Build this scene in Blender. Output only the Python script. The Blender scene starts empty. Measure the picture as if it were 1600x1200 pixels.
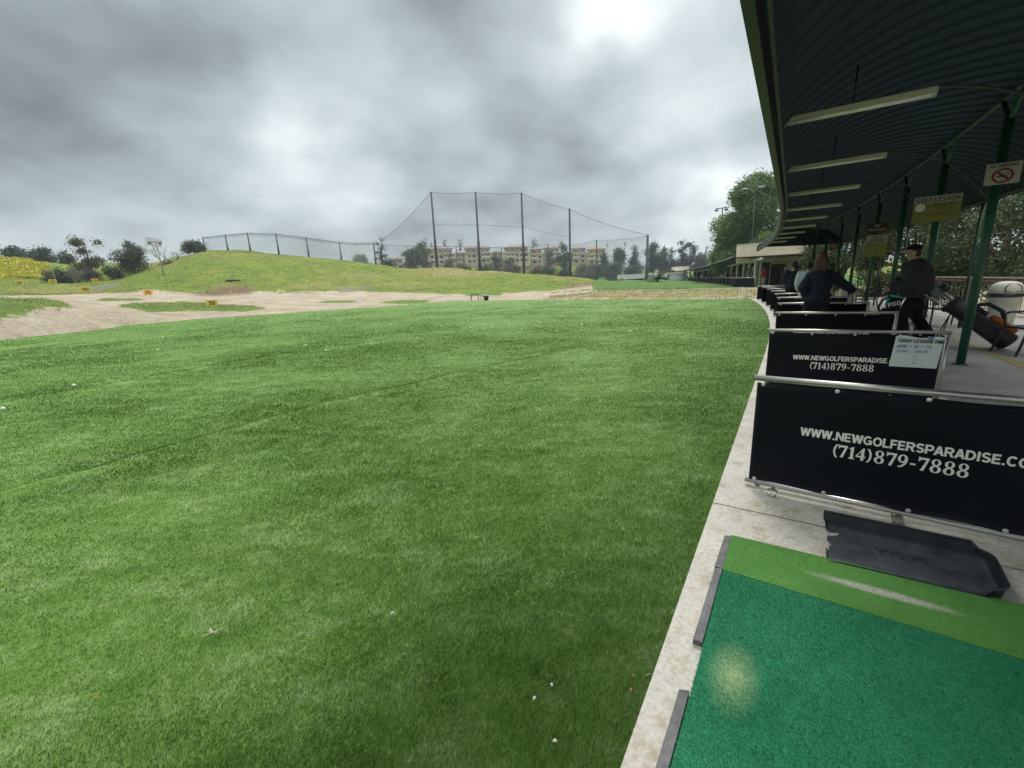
import bpy, bmesh, math, random
import numpy as np
from mathutils import Vector, Matrix, noise as mnoise
from mathutils.geometry import tessellate_polygon, delaunay_2d_cdt
R = math.radians
random.seed(7); rng = np.random.default_rng(7)
SC = bpy.context.scene
COL = SC.collection
# ------------------------------------------------------------------ camera
F = 660.0; PITCH = math.atan(155/F); ROLL = R(2.5); H = 1.45; K = H/1.6
fw = np.array([0, math.cos(PITCH), -math.sin(PITCH)]); up0 = np.array([0, math.sin(PITCH), math.cos(PITCH)]); rt0 = np.array([1., 0, 0])
cr, sr = math.cos(ROLL), math.sin(ROLL)
cam_r = cr*rt0 - sr*up0; cam_u = sr*rt0 + cr*up0
cd = bpy.data.cameras.new('camera'); cam = bpy.data.objects.new('camera', cd); COL.objects.link(cam)
cd.sensor_width = 36; cd.lens = F/1600*36; cd.clip_start = 0.05; cd.clip_end = 5000
M = Matrix([[cam_r[0], cam_u[0], -fw[0], 0], [cam_r[1], cam_u[1], -fw[1], 0], [cam_r[2], cam_u[2], -fw[2], H], [0, 0, 0, 1]])
cam.matrix_world = M; SC.camera = cam
# photo measurement -> world position on a plane or at a measured distance
def ray(px, py): return fw + cam_r*(px-800)/F - cam_u*(py-600)/F
def G(px, py, z=0.0):
    d = ray(px, py); return np.array([0, 0, H]) + d*((z-H)/d[2])
def D(px, py, dist):
    d = ray(px, py); return np.array([0, 0, H]) + d*(dist/math.hypot(d[0], d[1]))
def P(p):
    v = np.asarray(p, float) - np.array([0, 0, H]); z = v@fw
    return 800+F*(v@cam_r)/z, 600-F*(v@cam_u)/z
# ------------------------------------------------------------------ light
SC.view_settings.view_transform = 'Standard'; SC.view_settings.look = 'None'
SC.view_settings.gamma = 1; SC.view_settings.exposure = 0.55
SUN_AZ, SUN_EL = R(12), R(48)      # azimuth from +Y towards +X
w = bpy.data.worlds.new("World"); SC.world = w; w.use_nodes = True
nt = w.node_tree; nt.nodes.clear(); L = nt.links.new
def nd(t, **k):
    n = nt.nodes.new(t)
    for a, b in k.items(): setattr(n, a, b)
    return n
def mth(op, a, b=None, c=None, clamp=False):
    n = nt.nodes.new('ShaderNodeMath'); n.operation = op; n.use_clamp = clamp
    for i, v in enumerate((a, b, c)):
        if v is None: continue
        if isinstance(v, (int, float)): n.inputs[i].default_value = v
        else: L(v, n.inputs[i])
    return n.outputs[0]
tc = nd('ShaderNodeTexCoord'); sep = nd('ShaderNodeSeparateXYZ'); L(tc.outputs['Generated'], sep.inputs[0])
zc = mth('MAXIMUM', sep.outputs[2], 0.0); den = mth('ADD', zc, 0.33)
cmb = nd('ShaderNodeCombineXYZ'); L(mth('DIVIDE', sep.outputs[0], den), cmb.inputs[0]); L(mth('DIVIDE', sep.outputs[1], den), cmb.inputs[1])
def skynoise(scale, detail, rough, off, dist=0.0):
    mp = nd('ShaderNodeMapping'); L(cmb.outputs[0], mp.inputs[0]); mp.inputs['Location'].default_value = off
    n = nd('ShaderNodeTexNoise'); L(mp.outputs[0], n.inputs['Vector'])
    n.inputs['Scale'].default_value = scale; n.inputs['Detail'].default_value = detail
    n.inputs['Roughness'].default_value = rough; n.inputs['Distortion'].default_value = dist
    return n.outputs[0]
n1 = skynoise(1.35, 2, 0.5, (3.1, 1.7, 0), 0.15); n2 = skynoise(3.1, 4, 0.48, (7.3, 2.2, 0), 0.1)
cloud = mth('ADD', mth('MULTIPLY', mth('SUBTRACT', n1, 0.5), 1.15), mth('MULTIPLY', mth('SUBTRACT', n2, 0.5), 1.15))
wn = nd('ShaderNodeTexNoise'); wn.inputs['Scale'].default_value = 4.5; wn.inputs['Detail'].default_value = 3; wn.inputs['Roughness'].default_value = .55; L(tc.outputs['Generated'], wn.inputs['Vector'])
wv = nd('ShaderNodeVectorMath'); wv.operation = 'SUBTRACT'; L(wn.outputs[1], wv.inputs[0]); wv.inputs[1].default_value = (.5, .5, .5)
ws = nd('ShaderNodeVectorMath'); ws.operation = 'SCALE'; L(wv.outputs[0], ws.inputs[0]); ws.inputs['Scale'].default_value = .30
wa_ = nd('ShaderNodeVectorMath'); wa_.operation = 'ADD'; L(ws.outputs[0], wa_.inputs[0]); L(tc.outputs['Generated'], wa_.inputs[1])
wz = nd('ShaderNodeVectorMath'); wz.operation = 'NORMALIZE'; L(wa_.outputs[0], wz.inputs[0])
def lobe(px, py, width, amp):       # a brighter or darker bank of cloud around one sky direction
    d = ray(px, py); d = d/np.linalg.norm(d)
    vm = nd('ShaderNodeVectorMath'); vm.operation = 'DOT_PRODUCT'; L(wz.outputs[0], vm.inputs[0]); vm.inputs[1].default_value = d
    ang = mth('MULTIPLY', mth('SUBTRACT', 1.0, vm.outputs['Value']), 2.0/(width*width))
    return mth('MULTIPLY', mth('EXPONENT', mth('MULTIPLY', ang, -1.0)), amp)
for a in [(950, 30, 0.06, .5), (1130, 280, .06, .28), (455, 235, .05, .14), (1010, -190, 0.20, 0.5), (470, 245, 0.11, 0.28), (1060, 215, 0.14, 0.30), (300, 170, 0.30, 0.12), (1140, 290, 0.10, .30), (640, 120, 0.12, 0.18),
          (110, 180, 0.20, -0.22), (330, 60, 0.17, -0.26), (640, 5, 0.12, -0.30), (720, 290, 0.24, -0.10), (880, 200, 0.20, -0.10), (950, 330, .2, -.06), (560, 340, .2, -.05), (60, 30, .2, -0.12), (150, 330, .25, -.05)]:
    cloud = mth('ADD', cloud, lobe(*a))
elev = mth('SMOOTH_MAX', mth('SUBTRACT', sep.outputs[2], 0.52), 0.0, 0.1)
lum = mth('ADD', mth('MULTIPLY', cloud, 0.46), 0.46)
lum = mth('MAXIMUM', lum, 0.20)
lum = mth('MULTIPLY', lum, mth('ADD', mth('MULTIPLY', elev, 8.0), 1.0))
ramp = nd('ShaderNodeValToRGB'); L(mth('MULTIPLY', lum, 0.8, clamp=True), ramp.inputs[0])
e = ramp.color_ramp.elements
e[0].position = 0.15; e[0].color = (.73, .88, .93, 1); e[1].position = 0.85; e[1].color = (1, 1, .99, 1)
e2 = ramp.color_ramp.elements.new(.42); e2.color = (.83, .95, .98, 1)
sc_ = nd('ShaderNodeVectorMath'); sc_.operation = 'SCALE'; L(ramp.outputs[0], sc_.inputs[0]); L(lum, sc_.inputs['Scale'])
sky = nd('ShaderNodeTexSky'); sky.sky_type = 'NISHITA'; sky.sun_disc = False; sky.sun_elevation = SUN_EL; sky.sun_rotation = SUN_AZ
bg1 = nd('ShaderNodeBackground'); L(sky.outputs[0], bg1.inputs[0]); bg1.inputs[1].default_value = 0.05
bg2 = nd('ShaderNodeBackground'); L(sc_.outputs[0], bg2.inputs[0]); bg2.inputs[1].default_value = 0.95
mx = nd('ShaderNodeMixShader'); mx.inputs[0].default_value = 0.93; L(bg1.outputs[0], mx.inputs[1]); L(bg2.outputs[0], mx.inputs[2])
wo = nd('ShaderNodeOutputWorld'); L(mx.outputs[0], wo.inputs[0])
sd = bpy.data.lights.new('sun', 'SUN'); sd.energy = 1.4; sd.angle = R(18); sd.color = (1, .97, .92)
so_ = bpy.data.objects.new('sun', sd); COL.objects.link(so_)
sdir = Vector((math.sin(SUN_AZ)*math.cos(SUN_EL), math.cos(SUN_AZ)*math.cos(SUN_EL), math.sin(SUN_EL)))
so_.rotation_euler = sdir.to_track_quat('Z', 'Y').to_euler()
# ------------------------------------------------------------------ materials
def mat(name, col, rough=.7, metal=0.0, var=.12, vscale=6.0, bump=0.0, bscale=60.0, spec=.5, attr=None, trans=0.0, stretch=None, col2=None):
    m = bpy.data.materials.new(name); m.use_nodes = True; t = m.node_tree; N = t.nodes; l = t.links.new
    b = N['Principled BSDF']; b.inputs['Roughness'].default_value = rough; b.inputs['Metallic'].default_value = metal
    b.inputs['Specular IOR Level'].default_value = spec
    co = N.new('ShaderNodeTexCoord'); src = co.outputs['Object']
    if stretch:
        mp = N.new('ShaderNodeMapping'); mp.inputs['Scale'].default_value = stretch; l(src, mp.inputs[0]); src = mp.outputs[0]
    n = N.new('ShaderNodeTexNoise'); n.inputs['Scale'].default_value = vscale; n.inputs['Detail'].default_value = 6; l(src, n.inputs['Vector'])
    n.inputs['Roughness'].default_value = .62
    r = N.new('ShaderNodeValToRGB'); r.color_ramp.elements[0].position = .3; r.color_ramp.elements[1].position = .7
    c2 = col2 if col2 else tuple(min(1, c*(1+var)) for c in col)
    r.color_ramp.elements[0].color = (*[c*(1-var) for c in col], 1); r.color_ramp.elements[1].color = (*c2, 1)
    l(n.outputs[0], r.inputs[0]); out = r.outputs[0]
    if attr:
        a = N.new('ShaderNodeAttribute'); a.attribute_name = attr
        mr = N.new('ShaderNodeMapRange'); mr.inputs['To Min'].default_value = .5; mr.inputs['To Max'].default_value = 1.6; l(a.outputs['Fac'], mr.inputs[0])
        v = N.new('ShaderNodeVectorMath'); v.operation = 'SCALE'; l(out, v.inputs[0]); l(mr.outputs[0], v.inputs['Scale']); out = v.outputs[0]
    l(out, b.inputs['Base Color'])
    if bump:
        n2 = N.new('ShaderNodeTexNoise'); n2.inputs['Scale'].default_value = bscale; n2.inputs['Detail'].default_value = 5; l(src, n2.inputs['Vector'])
        bp = N.new('ShaderNodeBump'); bp.inputs['Strength'].default_value = bump; bp.inputs['Distance'].default_value = .02; l(n2.outputs[0], bp.inputs['Height']); l(bp.outputs[0], b.inputs['Normal'])
    if trans:
        tr = N.new('ShaderNodeBsdfTranslucent'); l(out, tr.inputs[0]); ms = N.new('ShaderNodeMixShader'); ms.inputs[0].default_value = trans
        l(b.outputs[0], ms.inputs[1]); l(tr.outputs[0], ms.inputs[2]); l(ms.outputs[0], N['Material Output'].inputs[0])
    return m
def netmat(name, col, alpha):
    m = bpy.data.materials.new(name); m.use_nodes = True; t = m.node_tree; N = t.nodes; l = t.links.new
    b = N['Principled BSDF']; b.inputs['Base Color'].default_value = (*col, 1); b.inputs['Roughness'].default_value = .9
    tr = N.new('ShaderNodeBsdfTransparent'); ms = N.new('ShaderNodeMixShader')
    co = N.new('ShaderNodeTexCoord'); n = N.new('ShaderNodeTexNoise'); n.inputs['Scale'].default_value = .25; n.inputs['Detail'].default_value = 4; l(co.outputs['Object'], n.inputs['Vector'])
    mr = N.new('ShaderNodeMapRange'); mr.inputs['To Min'].default_value = alpha*.6; mr.inputs['To Max'].default_value = alpha*1.4; l(n.outputs[0], mr.inputs[0]); l(mr.outputs[0], ms.inputs[0])
    l(tr.outputs[0], ms.inputs[1]); l(b.outputs[0], ms.inputs[2]); l(ms.outputs[0], N['Material Output'].inputs[0])
    return m
MT = {}
MT['steel'] = mat('galvanised steel', (.52, .51, .48), .34, .85, .12, 9, .08, 40)
MT['bolt'] = mat('zinc fastener', (.7, .7, .68), .3, .8, .1, 50)
MT['vinyl'] = mat('black vinyl banner', (.0045, .0060, .0105), .55, 0, .3, 3, .10, 5, .16)
MT['white'] = mat('white paint', (.78, .78, .74), .55, 0, .06, 5)
MT['print'] = mat('white print', (.82, .81, .76), .6, 0, .05, 9)
MT['black'] = mat('black plastic', (.018, .02, .024), .42, 0, .25, 14, .1, 60)
MT['tray'] = mat('worn black plastic tray', (.030, .035, .044), .5, 0, .28, 9, .12, 70, .22, col2=(.055, .061, .072), attr='wall_shade')
MT['rubber'] = mat('grey rubber edging', (.10, .10, .105), .8, 0, .25, 16, .3, 90, col2=(.19, .19, .195))
MT['green_post'] = mat('dark green gloss paint', (.012, .075, .045), .38, 0, .25, 5, .08, 25)
MT['roof_in'] = mat('dark green roof sheet', (.0035, .023, .031), .6, 0, .22, 3, .05, 20)
MT['roof_dk'] = mat('dark green gutter', (.012, .0105, .012), .5, 0, .2, 4)
MT['conduit'] = mat('painted conduit', (.045, .062, .06), .5, .2, .2, 5)
MT['fixture'] = mat('dusty white enamel lamp housing', (.50, .50, .40), .55, 0, .15, 10, stretch=(3, 30, 30))
MT['tube'] = mat('unlit fluorescent tube', (.80, .80, .74), .3, 0, .05, 4)
MT['netpole'] = mat('dark steel net pole', (.05, .052, .06), .6, .2, .2, .5)
MT['cable'] = mat('steel cable', (.10, .11, .13), .6, .2, .1, 1)
MT['yellow'] = mat('yellow sign board', (.85, .56, .07), .6, 0, .1, 3)
MT['ink'] = mat('black paint', (.01, .01, .012), .6, 0, .1, 5)
MT['red'] = mat('sign red', (.17, .010, .015), .6, 0, .1, 5)
MT['teal'] = mat('teal trim', (.02, .36, .30), .6, 0, .1, 5)
MT['skin'] = mat('skin', (.46, .26, .18), .55, 0, .08, 20)
MT['hair_dk'] = mat('dark hair', (.022, .015, .012), .55, 0, .4, 60, .5, 90)
MT['hair_rd'] = mat('reddish brown hair', (.030, .011, .008), .45, 0, .5, 14, .8, 30, stretch=(5, 5, .7), col2=(.14, .042, .022))
MT['wood'] = mat('brown painted wood', (.11, .072, .052), .7, 0, .25, 8)
MT['bin'] = mat('beige moulded plastic', (.52, .51, .45), .55, 0, .08, 5, .1, 30)
MT['stucco'] = mat('cream stucco', (.76, .69, .52), .9, 0, .12, 1.2, .3, 8)
MT['ball'] = mat('golf ball white', (.85, .85, .82), .35, 0, .04, 50)
MT['barkm'] = mat('grey brown bark', (.11, .085, .065), .95, 0, .35, 5, .6, 20)
MT['dead'] = mat('bleached bare branches', (.22, .17, .15), .9, 0, .2, 3)
LEAFC = {'oak': (.078, .105, .060), 'dark': (.052, .080, .044), 'green': (.060, .115, .035), 'olive': (.085, .105, .035), 'bright': (.13, .20, .05),
         'pine': (.070, .105, .088), 'grey': (.075, .085, .070), 'yellow': (.44, .42, .03), 'near': (.062, .092, .032), 'big': (.13, .22, .075), 'rust': (.13, .085, .06)}
for k_, c_ in LEAFC.items(): MT['leaf_'+k_] = mat('foliage '+k_, c_, .6, 0, .3, .6, attr='var', trans=.25)
def cloth(name, c, r=.85): 
    MT[name] = mat('fabric '+name, c, r, 0, .2, 12, .35, 30, .2); return MT[name]
for n_, c_ in dict(navy=(.012, .019, .032), blackc=(.008, .008, .010), grey=(.16, .17, .19), slate=(.030, .040, .052), pale=(.42, .50, .54), redc=(.36, .02, .03), khaki=(.42, .34, .24),
                   whitec=(.72, .72, .70), bluec=(.05, .08, .18), orange=(.34, .10, .025), charcoal=(.035, .036, .038)).items(): cloth(n_, c_)
# ------------------------------------------------------------------ mesh helpers
class MB:
    """collects shapes, then links them as ONE mesh object"""
    def __init__(s): s.bm = bmesh.new()
    def box(s, c, size, rz=0.0, rx=0.0, ry=0.0, bev=0.0):
        m = Matrix.Translation(Vector(c)) @ Matrix.Rotation(rz, 4, 'Z') @ Matrix.Rotation(ry, 4, 'Y') @ Matrix.Rotation(rx, 4, 'X') @ Matrix.Diagonal((*size, 1))
        g = bmesh.ops.create_cube(s.bm, size=1, matrix=m)
        if bev: bmesh.ops.bevel(s.bm, geom=list({e for v in g['verts'] for e in v.link_edges}), offset=bev, segments=2, affect='EDGES', profile=.6)
        return s
    def tube(s, pts, r, seg=10, cap=True, close=False):
        pts = [Vector(p) for p in pts]; n = len(pts); rr = r if isinstance(r, (list, tuple)) else [r]*n; rings = []
        prev = None
        for i, p in enumerate(pts):
            d = ((pts[min(i+1, n-1)]-p).normalized() + (p-pts[max(i-1, 0)]).normalized())
            d = d.normalized() if d.length > 1e-6 else Vector((0, 0, 1))
            if prev is None: x = d.orthogonal().normalized()
            else:
                x = prev - d*prev.dot(d); x = x.normalized() if x.length > 1e-6 else d.orthogonal().normalized()
            prev = x; y = d.cross(x)
            rings.append([s.bm.verts.new(p + x*math.cos(a)*rr[i] + y*math.sin(a)*rr[i]) for a in [2*math.pi*k/seg for k in range(seg)]])
        for a, b in zip(rings, rings[1:]):
            for k in range(seg):
                f = s.bm.faces.new((a[k], a[(k+1) % seg], b[(k+1) % seg], b[k])); f.smooth = True
        if cap:
            s.bm.faces.new(rings[0][::-1]); s.bm.faces.new(rings[-1])
        return s
    def ball(s, c, size, seg=14, rng_=9, rot=None):
        m = Matrix.Translation(Vector(c)) @ (rot.to_4x4() if rot else Matrix()) @ Matrix.Diagonal((*size, 1))
        g = bmesh.ops.create_uvsphere(s.bm, u_segments=seg, v_segments=rng_, radius=1, matrix=m)
        for v in g['verts']:
            for f in v.link_faces: f.smooth = True
        return s
    def lathe(s, prof, c=(0, 0, 0), seg=24, sx=1, sy=1):
        rings = [[s.bm.verts.new((c[0]+r*sx*math.cos(2*math.pi*k/seg), c[1]+r*sy*math.sin(2*math.pi*k/seg), c[2]+z)) for k in range(seg)] for r, z in prof]
        for a, b in zip(rings, rings[1:]):
            for k in range(seg):
                f = s.bm.faces.new((a[k], a[(k+1) % seg], b[(k+1) % seg], b[k])); f.smooth = True
        s.bm.faces.new(rings[0][::-1]); s.bm.faces.new(rings[-1]); return s
    def prism(s, poly, z0, z1):
        a = [s.bm.verts.new((x, y, z0)) for x, y in poly]; b = [s.bm.verts.new((x, y, z1)) for x, y in poly]
        s.bm.faces.new(a[::-1]); s.bm.faces.new(b)
        for i in range(len(poly)): j = (i+1) % len(poly); s.bm.faces.new((a[i], a[j], b[j], b[i]))
        return s
    def quad(s, *p): s.bm.faces.new([s.bm.verts.new(Vector(q)) for q in p]); return s
    def xf(s, m): bmesh.ops.transform(s.bm, matrix=m, verts=s.bm.verts); return s
    def build(s, name, m, parent=None, loc=None, rz=None):
        me = bpy.data.meshes.new(name); bmesh.ops.recalc_face_normals(s.bm, faces=s.bm.faces); s.bm.to_mesh(me); s.bm.free()
        me.materials.append(m); o = bpy.data.objects.new(name, me); COL.objects.link(o)
        if parent: o.parent = parent
        if loc is not None: o.location = loc
        if rz is not None: o.rotation_euler = (0, 0, rz)
        return o
def tag(o, label, cat, group=None):
    o['label'] = label; o['category'] = cat
    if group: o['group'] = group
    return o
def kind(o, k): o['kind'] = k; return o
def empty(name, label, cat, loc=(0, 0, 0), rz=0, group=None):
    o = bpy.data.objects.new(name, None); COL.objects.link(o); o.empty_display_size = .2
    o.location = loc; o.rotation_euler = (0, 0, rz); return tag(o, label, cat, group)
def copy_tree(o, parent=None, loc=None, rz=None, label=None):
    c = o.copy(); COL.objects.link(c); c.parent = parent
    if loc is not None: c.location = loc
    if rz is not None: c.rotation_euler = (0, 0, rz)
    if label: c['label'] = label
    for ch in o.children: copy_tree(ch, c)
    return c
def npmesh(name, V, Fc, m, attr=None, parent=None, smooth=False):
    """V (n,3), Fc (f,k) -> one mesh object; attr: per-vertex float 'var'"""
    me = bpy.data.meshes.new(name); nf, k = Fc.shape
    me.vertices.add(len(V)); me.vertices.foreach_set('co', np.asarray(V, np.float32).ravel())
    me.loops.add(nf*k); me.loops.foreach_set('vertex_index', Fc.astype(np.int32).ravel())
    me.polygons.add(nf); me.polygons.foreach_set('loop_start', np.arange(0, nf*k, k, dtype=np.int32))
    me.update(calc_edges=True)
    if smooth: me.polygons.foreach_set('use_smooth', np.ones(nf, bool))
    if attr is not None:
        a = me.attributes.new('var', 'FLOAT', 'POINT'); a.data.foreach_set('value', np.asarray(attr, np.float32))
    me.materials.append(m); o = bpy.data.objects.new(name, me); COL.objects.link(o)
    if parent: o.parent = parent
    return o
def text(body, name, m, parent, size, mtx, bold=0.0, align='LEFT', shear=0.0, sx=1.0, spacing=1.0, ext=.0015):
    c = bpy.data.curves.new(name, 'FONT'); c.body = body; c.size = size; c.offset = bold; c.align_x = align; c.extrude = ext
    c.shear = shear; c.space_character = spacing; c.resolution_u = 4; c.materials.append(m)
    tmp = bpy.data.objects.new('tmp', c); me = bpy.data.meshes.new_from_object(tmp); bpy.data.objects.remove(tmp)
    me.name = name; o = bpy.data.objects.new(name, me); COL.objects.link(o); o.parent = parent
    o.matrix_local = mtx @ Matrix.Diagonal((sx, 1, 1, 1)); return o
def arc(cx, cy, rx, ry, a0, a1, n=12): return [(cx+rx*math.cos(R(a0+(a1-a0)*i/n)), cy+ry*math.sin(R(a0+(a1-a0)*i/n))) for i in range(n+1)]
W0 = .18
GL = {'A': (.72, [[(.07, .0), (.36, 1)], [(.36, 1), (.65, 0)], [(.18, .30), (.54, .30)]]), 'B': (.68, [[(.09, 0), (.09, 1)], [(.09, .91), (.34, .91)]+arc(.36, .72, .21, .19, 90, -90)+[(.09, .53)], [(.36, .53)]+arc(.38, .31, .23, .22, 90, -90)+[(.09, .09)]]),
 'C': (.74, [arc(.38, .5, .29, .42, 42, 318, 22)]), 'D': (.74, [[(.09, 0), (.09, 1)], [(.09, .91), (.3, .91)]+arc(.30, .5, .34, .41, 90, -90, 16)+[(.09, .09)]]), 'E': (.62, [[(.09, 0), (.09, 1)], [(.09, .91), (.58, .91)], [(.09, .51), (.54, .51)], [(.09, .09), (.60, .09)]]),
 'F': (.58, [[(.09, 0), (.09, 1)], [(.09, .91), (.56, .91)], [(.09, .49), (.50, .49)]]), 'G': (.78, [arc(.39, .5, .30, .42, 42, 330, 24), [(.42, .46), (.72, .46)], [(.66, .46), (.66, .05)]]), 'I': (.26, [[(.13, 0), (.13, 1)]]),
 'K': (.70, [[(.09, 0), (.09, 1)], [(.12, .40), (.60, 1)], [(.28, .58), (.64, 0)]]), 'L': (.58, [[(.09, 0), (.09, 1)], [(.09, .09), (.56, .09)]]), 'M': (.86, [[(.09, 0), (.09, 1)], [(.11, .97), (.43, .1)], [(.43, .1), (.75, .97)], [(.77, 0), (.77, 1)]]),
 'N': (.74, [[(.09, 0), (.09, 1)], [(.10, .98), (.64, .02)], [(.65, 0), (.65, 1)]]), 'O': (.80, [arc(.40, .5, .31, .42, 0, 360, 28)]), 'P': (.66, [[(.09, 0), (.09, 1)], [(.09, .91), (.36, .91)]+arc(.37, .67, .22, .24, 90, -90)+[(.09, .43)]]),
 'R': (.72, [[(.09, 0), (.09, 1)], [(.09, .91), (.38, .91)]+arc(.39, .69, .22, .22, 90, -90)+[(.09, .47)], [(.40, .46), (.62, 0)]]), 'S': (.68, [arc(.34, .715, .235, .205, 25, 265, 14)+arc(.34, .29, .245, .205, 85, -155, 14)[1:]]),
 'T': (.62, [[(.31, 0), (.31, 1)], [(.0, .91), (.62, .91)]]), 'U': (.74, [[(.09, 1), (.09, .35)]+arc(.37, .36, .28, .28, 180, 360)+[(.65, 1)]]), 'W': (1.0, [[(.07, 1), (.27, .0)], [(.27, 0), (.50, .98)], [(.50, .98), (.73, .0)], [(.73, 0), (.93, 1)]]),
 'X': (.70, [[(.06, 0), (.64, 1)], [(.06, 1), (.64, 0)]]), 'Y': (.66, [[(.33, 0), (.33, .45)], [(.33, .42), (.04, 1)], [(.33, .42), (.62, 1)]]), '.': (.26, [[(.13, 0), (.13, .18)]]), ' ': (.34, []), '/': (.40, [[(.05, 0), (.35, 1)]]), ':': (.26, [[(.13, .1), (.13, .28)], [(.13, .6), (.13, .78)]]), '-': (.42, [[(.05, .42), (.37, .42)]]),
 '0': (.62, [arc(.31, .5, .22, .42, 0, 360, 24)]), '1': (.42, [[(.26, 0), (.26, 1)], [(.24, .92), (.06, .74)]]), '2': (.62, [arc(.31, .70, .22, .22, 165, -35)+[(.08, .09), (.56, .09)]]), '5': (.62, [[(.54, .91), (.14, .91), (.10, .50)]+arc(.30, .33, .23, .25, 125, -150, 16)]),
 '7': (.58, [[(.04, .91), (.54, .91)], [(.50, .88), (.20, 0)]]), '9': (.62, [arc(.31, .66, .22, .25, 0, 360, 20), [(.53, .64), (.50, .3), (.34, .07), (.14, .08)]]), '6': (.62, [arc(.31, .33, .22, .25, 0, 360, 20), [(.09, .36), (.14, .70), (.32, .92), (.5, .90)]]), '(': (.36, [arc(.40, .42, .26, .58, 125, 235)]), ')': (.36, [arc(-.04, .42, .26, .58, 55, -55)])}
def stext(body, name, m, parent, h, mtx, wt=W0, align='LEFT', sx=1.0, shear=0.0, gap=.07):
    mb = MB(); w_ = sum(GL[c][0]+gap for c in body)*h*sx; x = -w_/2 if align == 'CENTER' else 0; lay = 0
    for ch in body:
        gw, st = GL[ch]
        for pl in st:
            lay += 1; z_ = .00012*(lay % 5)*(h/.07)**.5; n = len(pl); cl_ = n > 3 and abs(pl[0][0]-pl[-1][0])+abs(pl[0][1]-pl[-1][1]) < 1e-4; Lf = []
            for i in range(n):
                a = pl[(i-1) % n if not cl_ else (i-1 if i else n-2)] if (i or cl_) else pl[0]; b_ = pl[(i+1) if i < n-1 else (1 if cl_ else i)]
                if i == 0 and not cl_: a = pl[0]
                d = Vector((b_[0]-a[0], b_[1]-a[1])).normalized(); nn = Vector((-d.y, d.x))
                hwx = wt/2
                if n == 2 and abs(d.x) > .02 and abs(d.y) > .02: nn = Vector((-1, 0)); hwx = wt*.56
                Lf.append([(x+(p_[0]+shear*p_[1])*h*sx, p_[1]*h, z_) for p_ in ((pl[i][0]+nn.x*hwx, pl[i][1]+nn.y*hwx), (pl[i][0]-nn.x*hwx, pl[i][1]-nn.y*hwx))])
            vs = [(mb.bm.verts.new(a), mb.bm.verts.new(b_)) for a, b_ in Lf]
            for a, b_ in zip(vs, vs[1:]): mb.bm.faces.new((a[0], b_[0], b_[1], a[1]))
        x += (gw+gap)*h*sx
    o = mb.build(name, m, parent); o.matrix_local = mtx; return o
# ------------------------------------------------------------------ the bay line: curve coordinates (s along, o across)
p0 = np.array([1.72, 3.23]); nv = np.array([.835, -.55]); tv = np.array([.55, .835])
def S(s, o, z=0.0):
    od = o - .0035*max(0, s-6)**2
    q = (p0 + tv*s + nv*od)*K
    return Vector((q[0], q[1], z*K))
def SR(s):                      # local heading: angle of the across-direction n
    a = math.atan2(nv[1], nv[0]); return a + .007*max(0, s-6)
def SF(s, o=0, z=0): return Matrix.Translation(S(s, o, z)) @ Matrix.Rotation(SR(s), 4, 'Z')   # local x = across (away from the turf), y = along
ST = [3.15+3.0*k for k in range(-1, 9)]      # post / lamp stations
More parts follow.
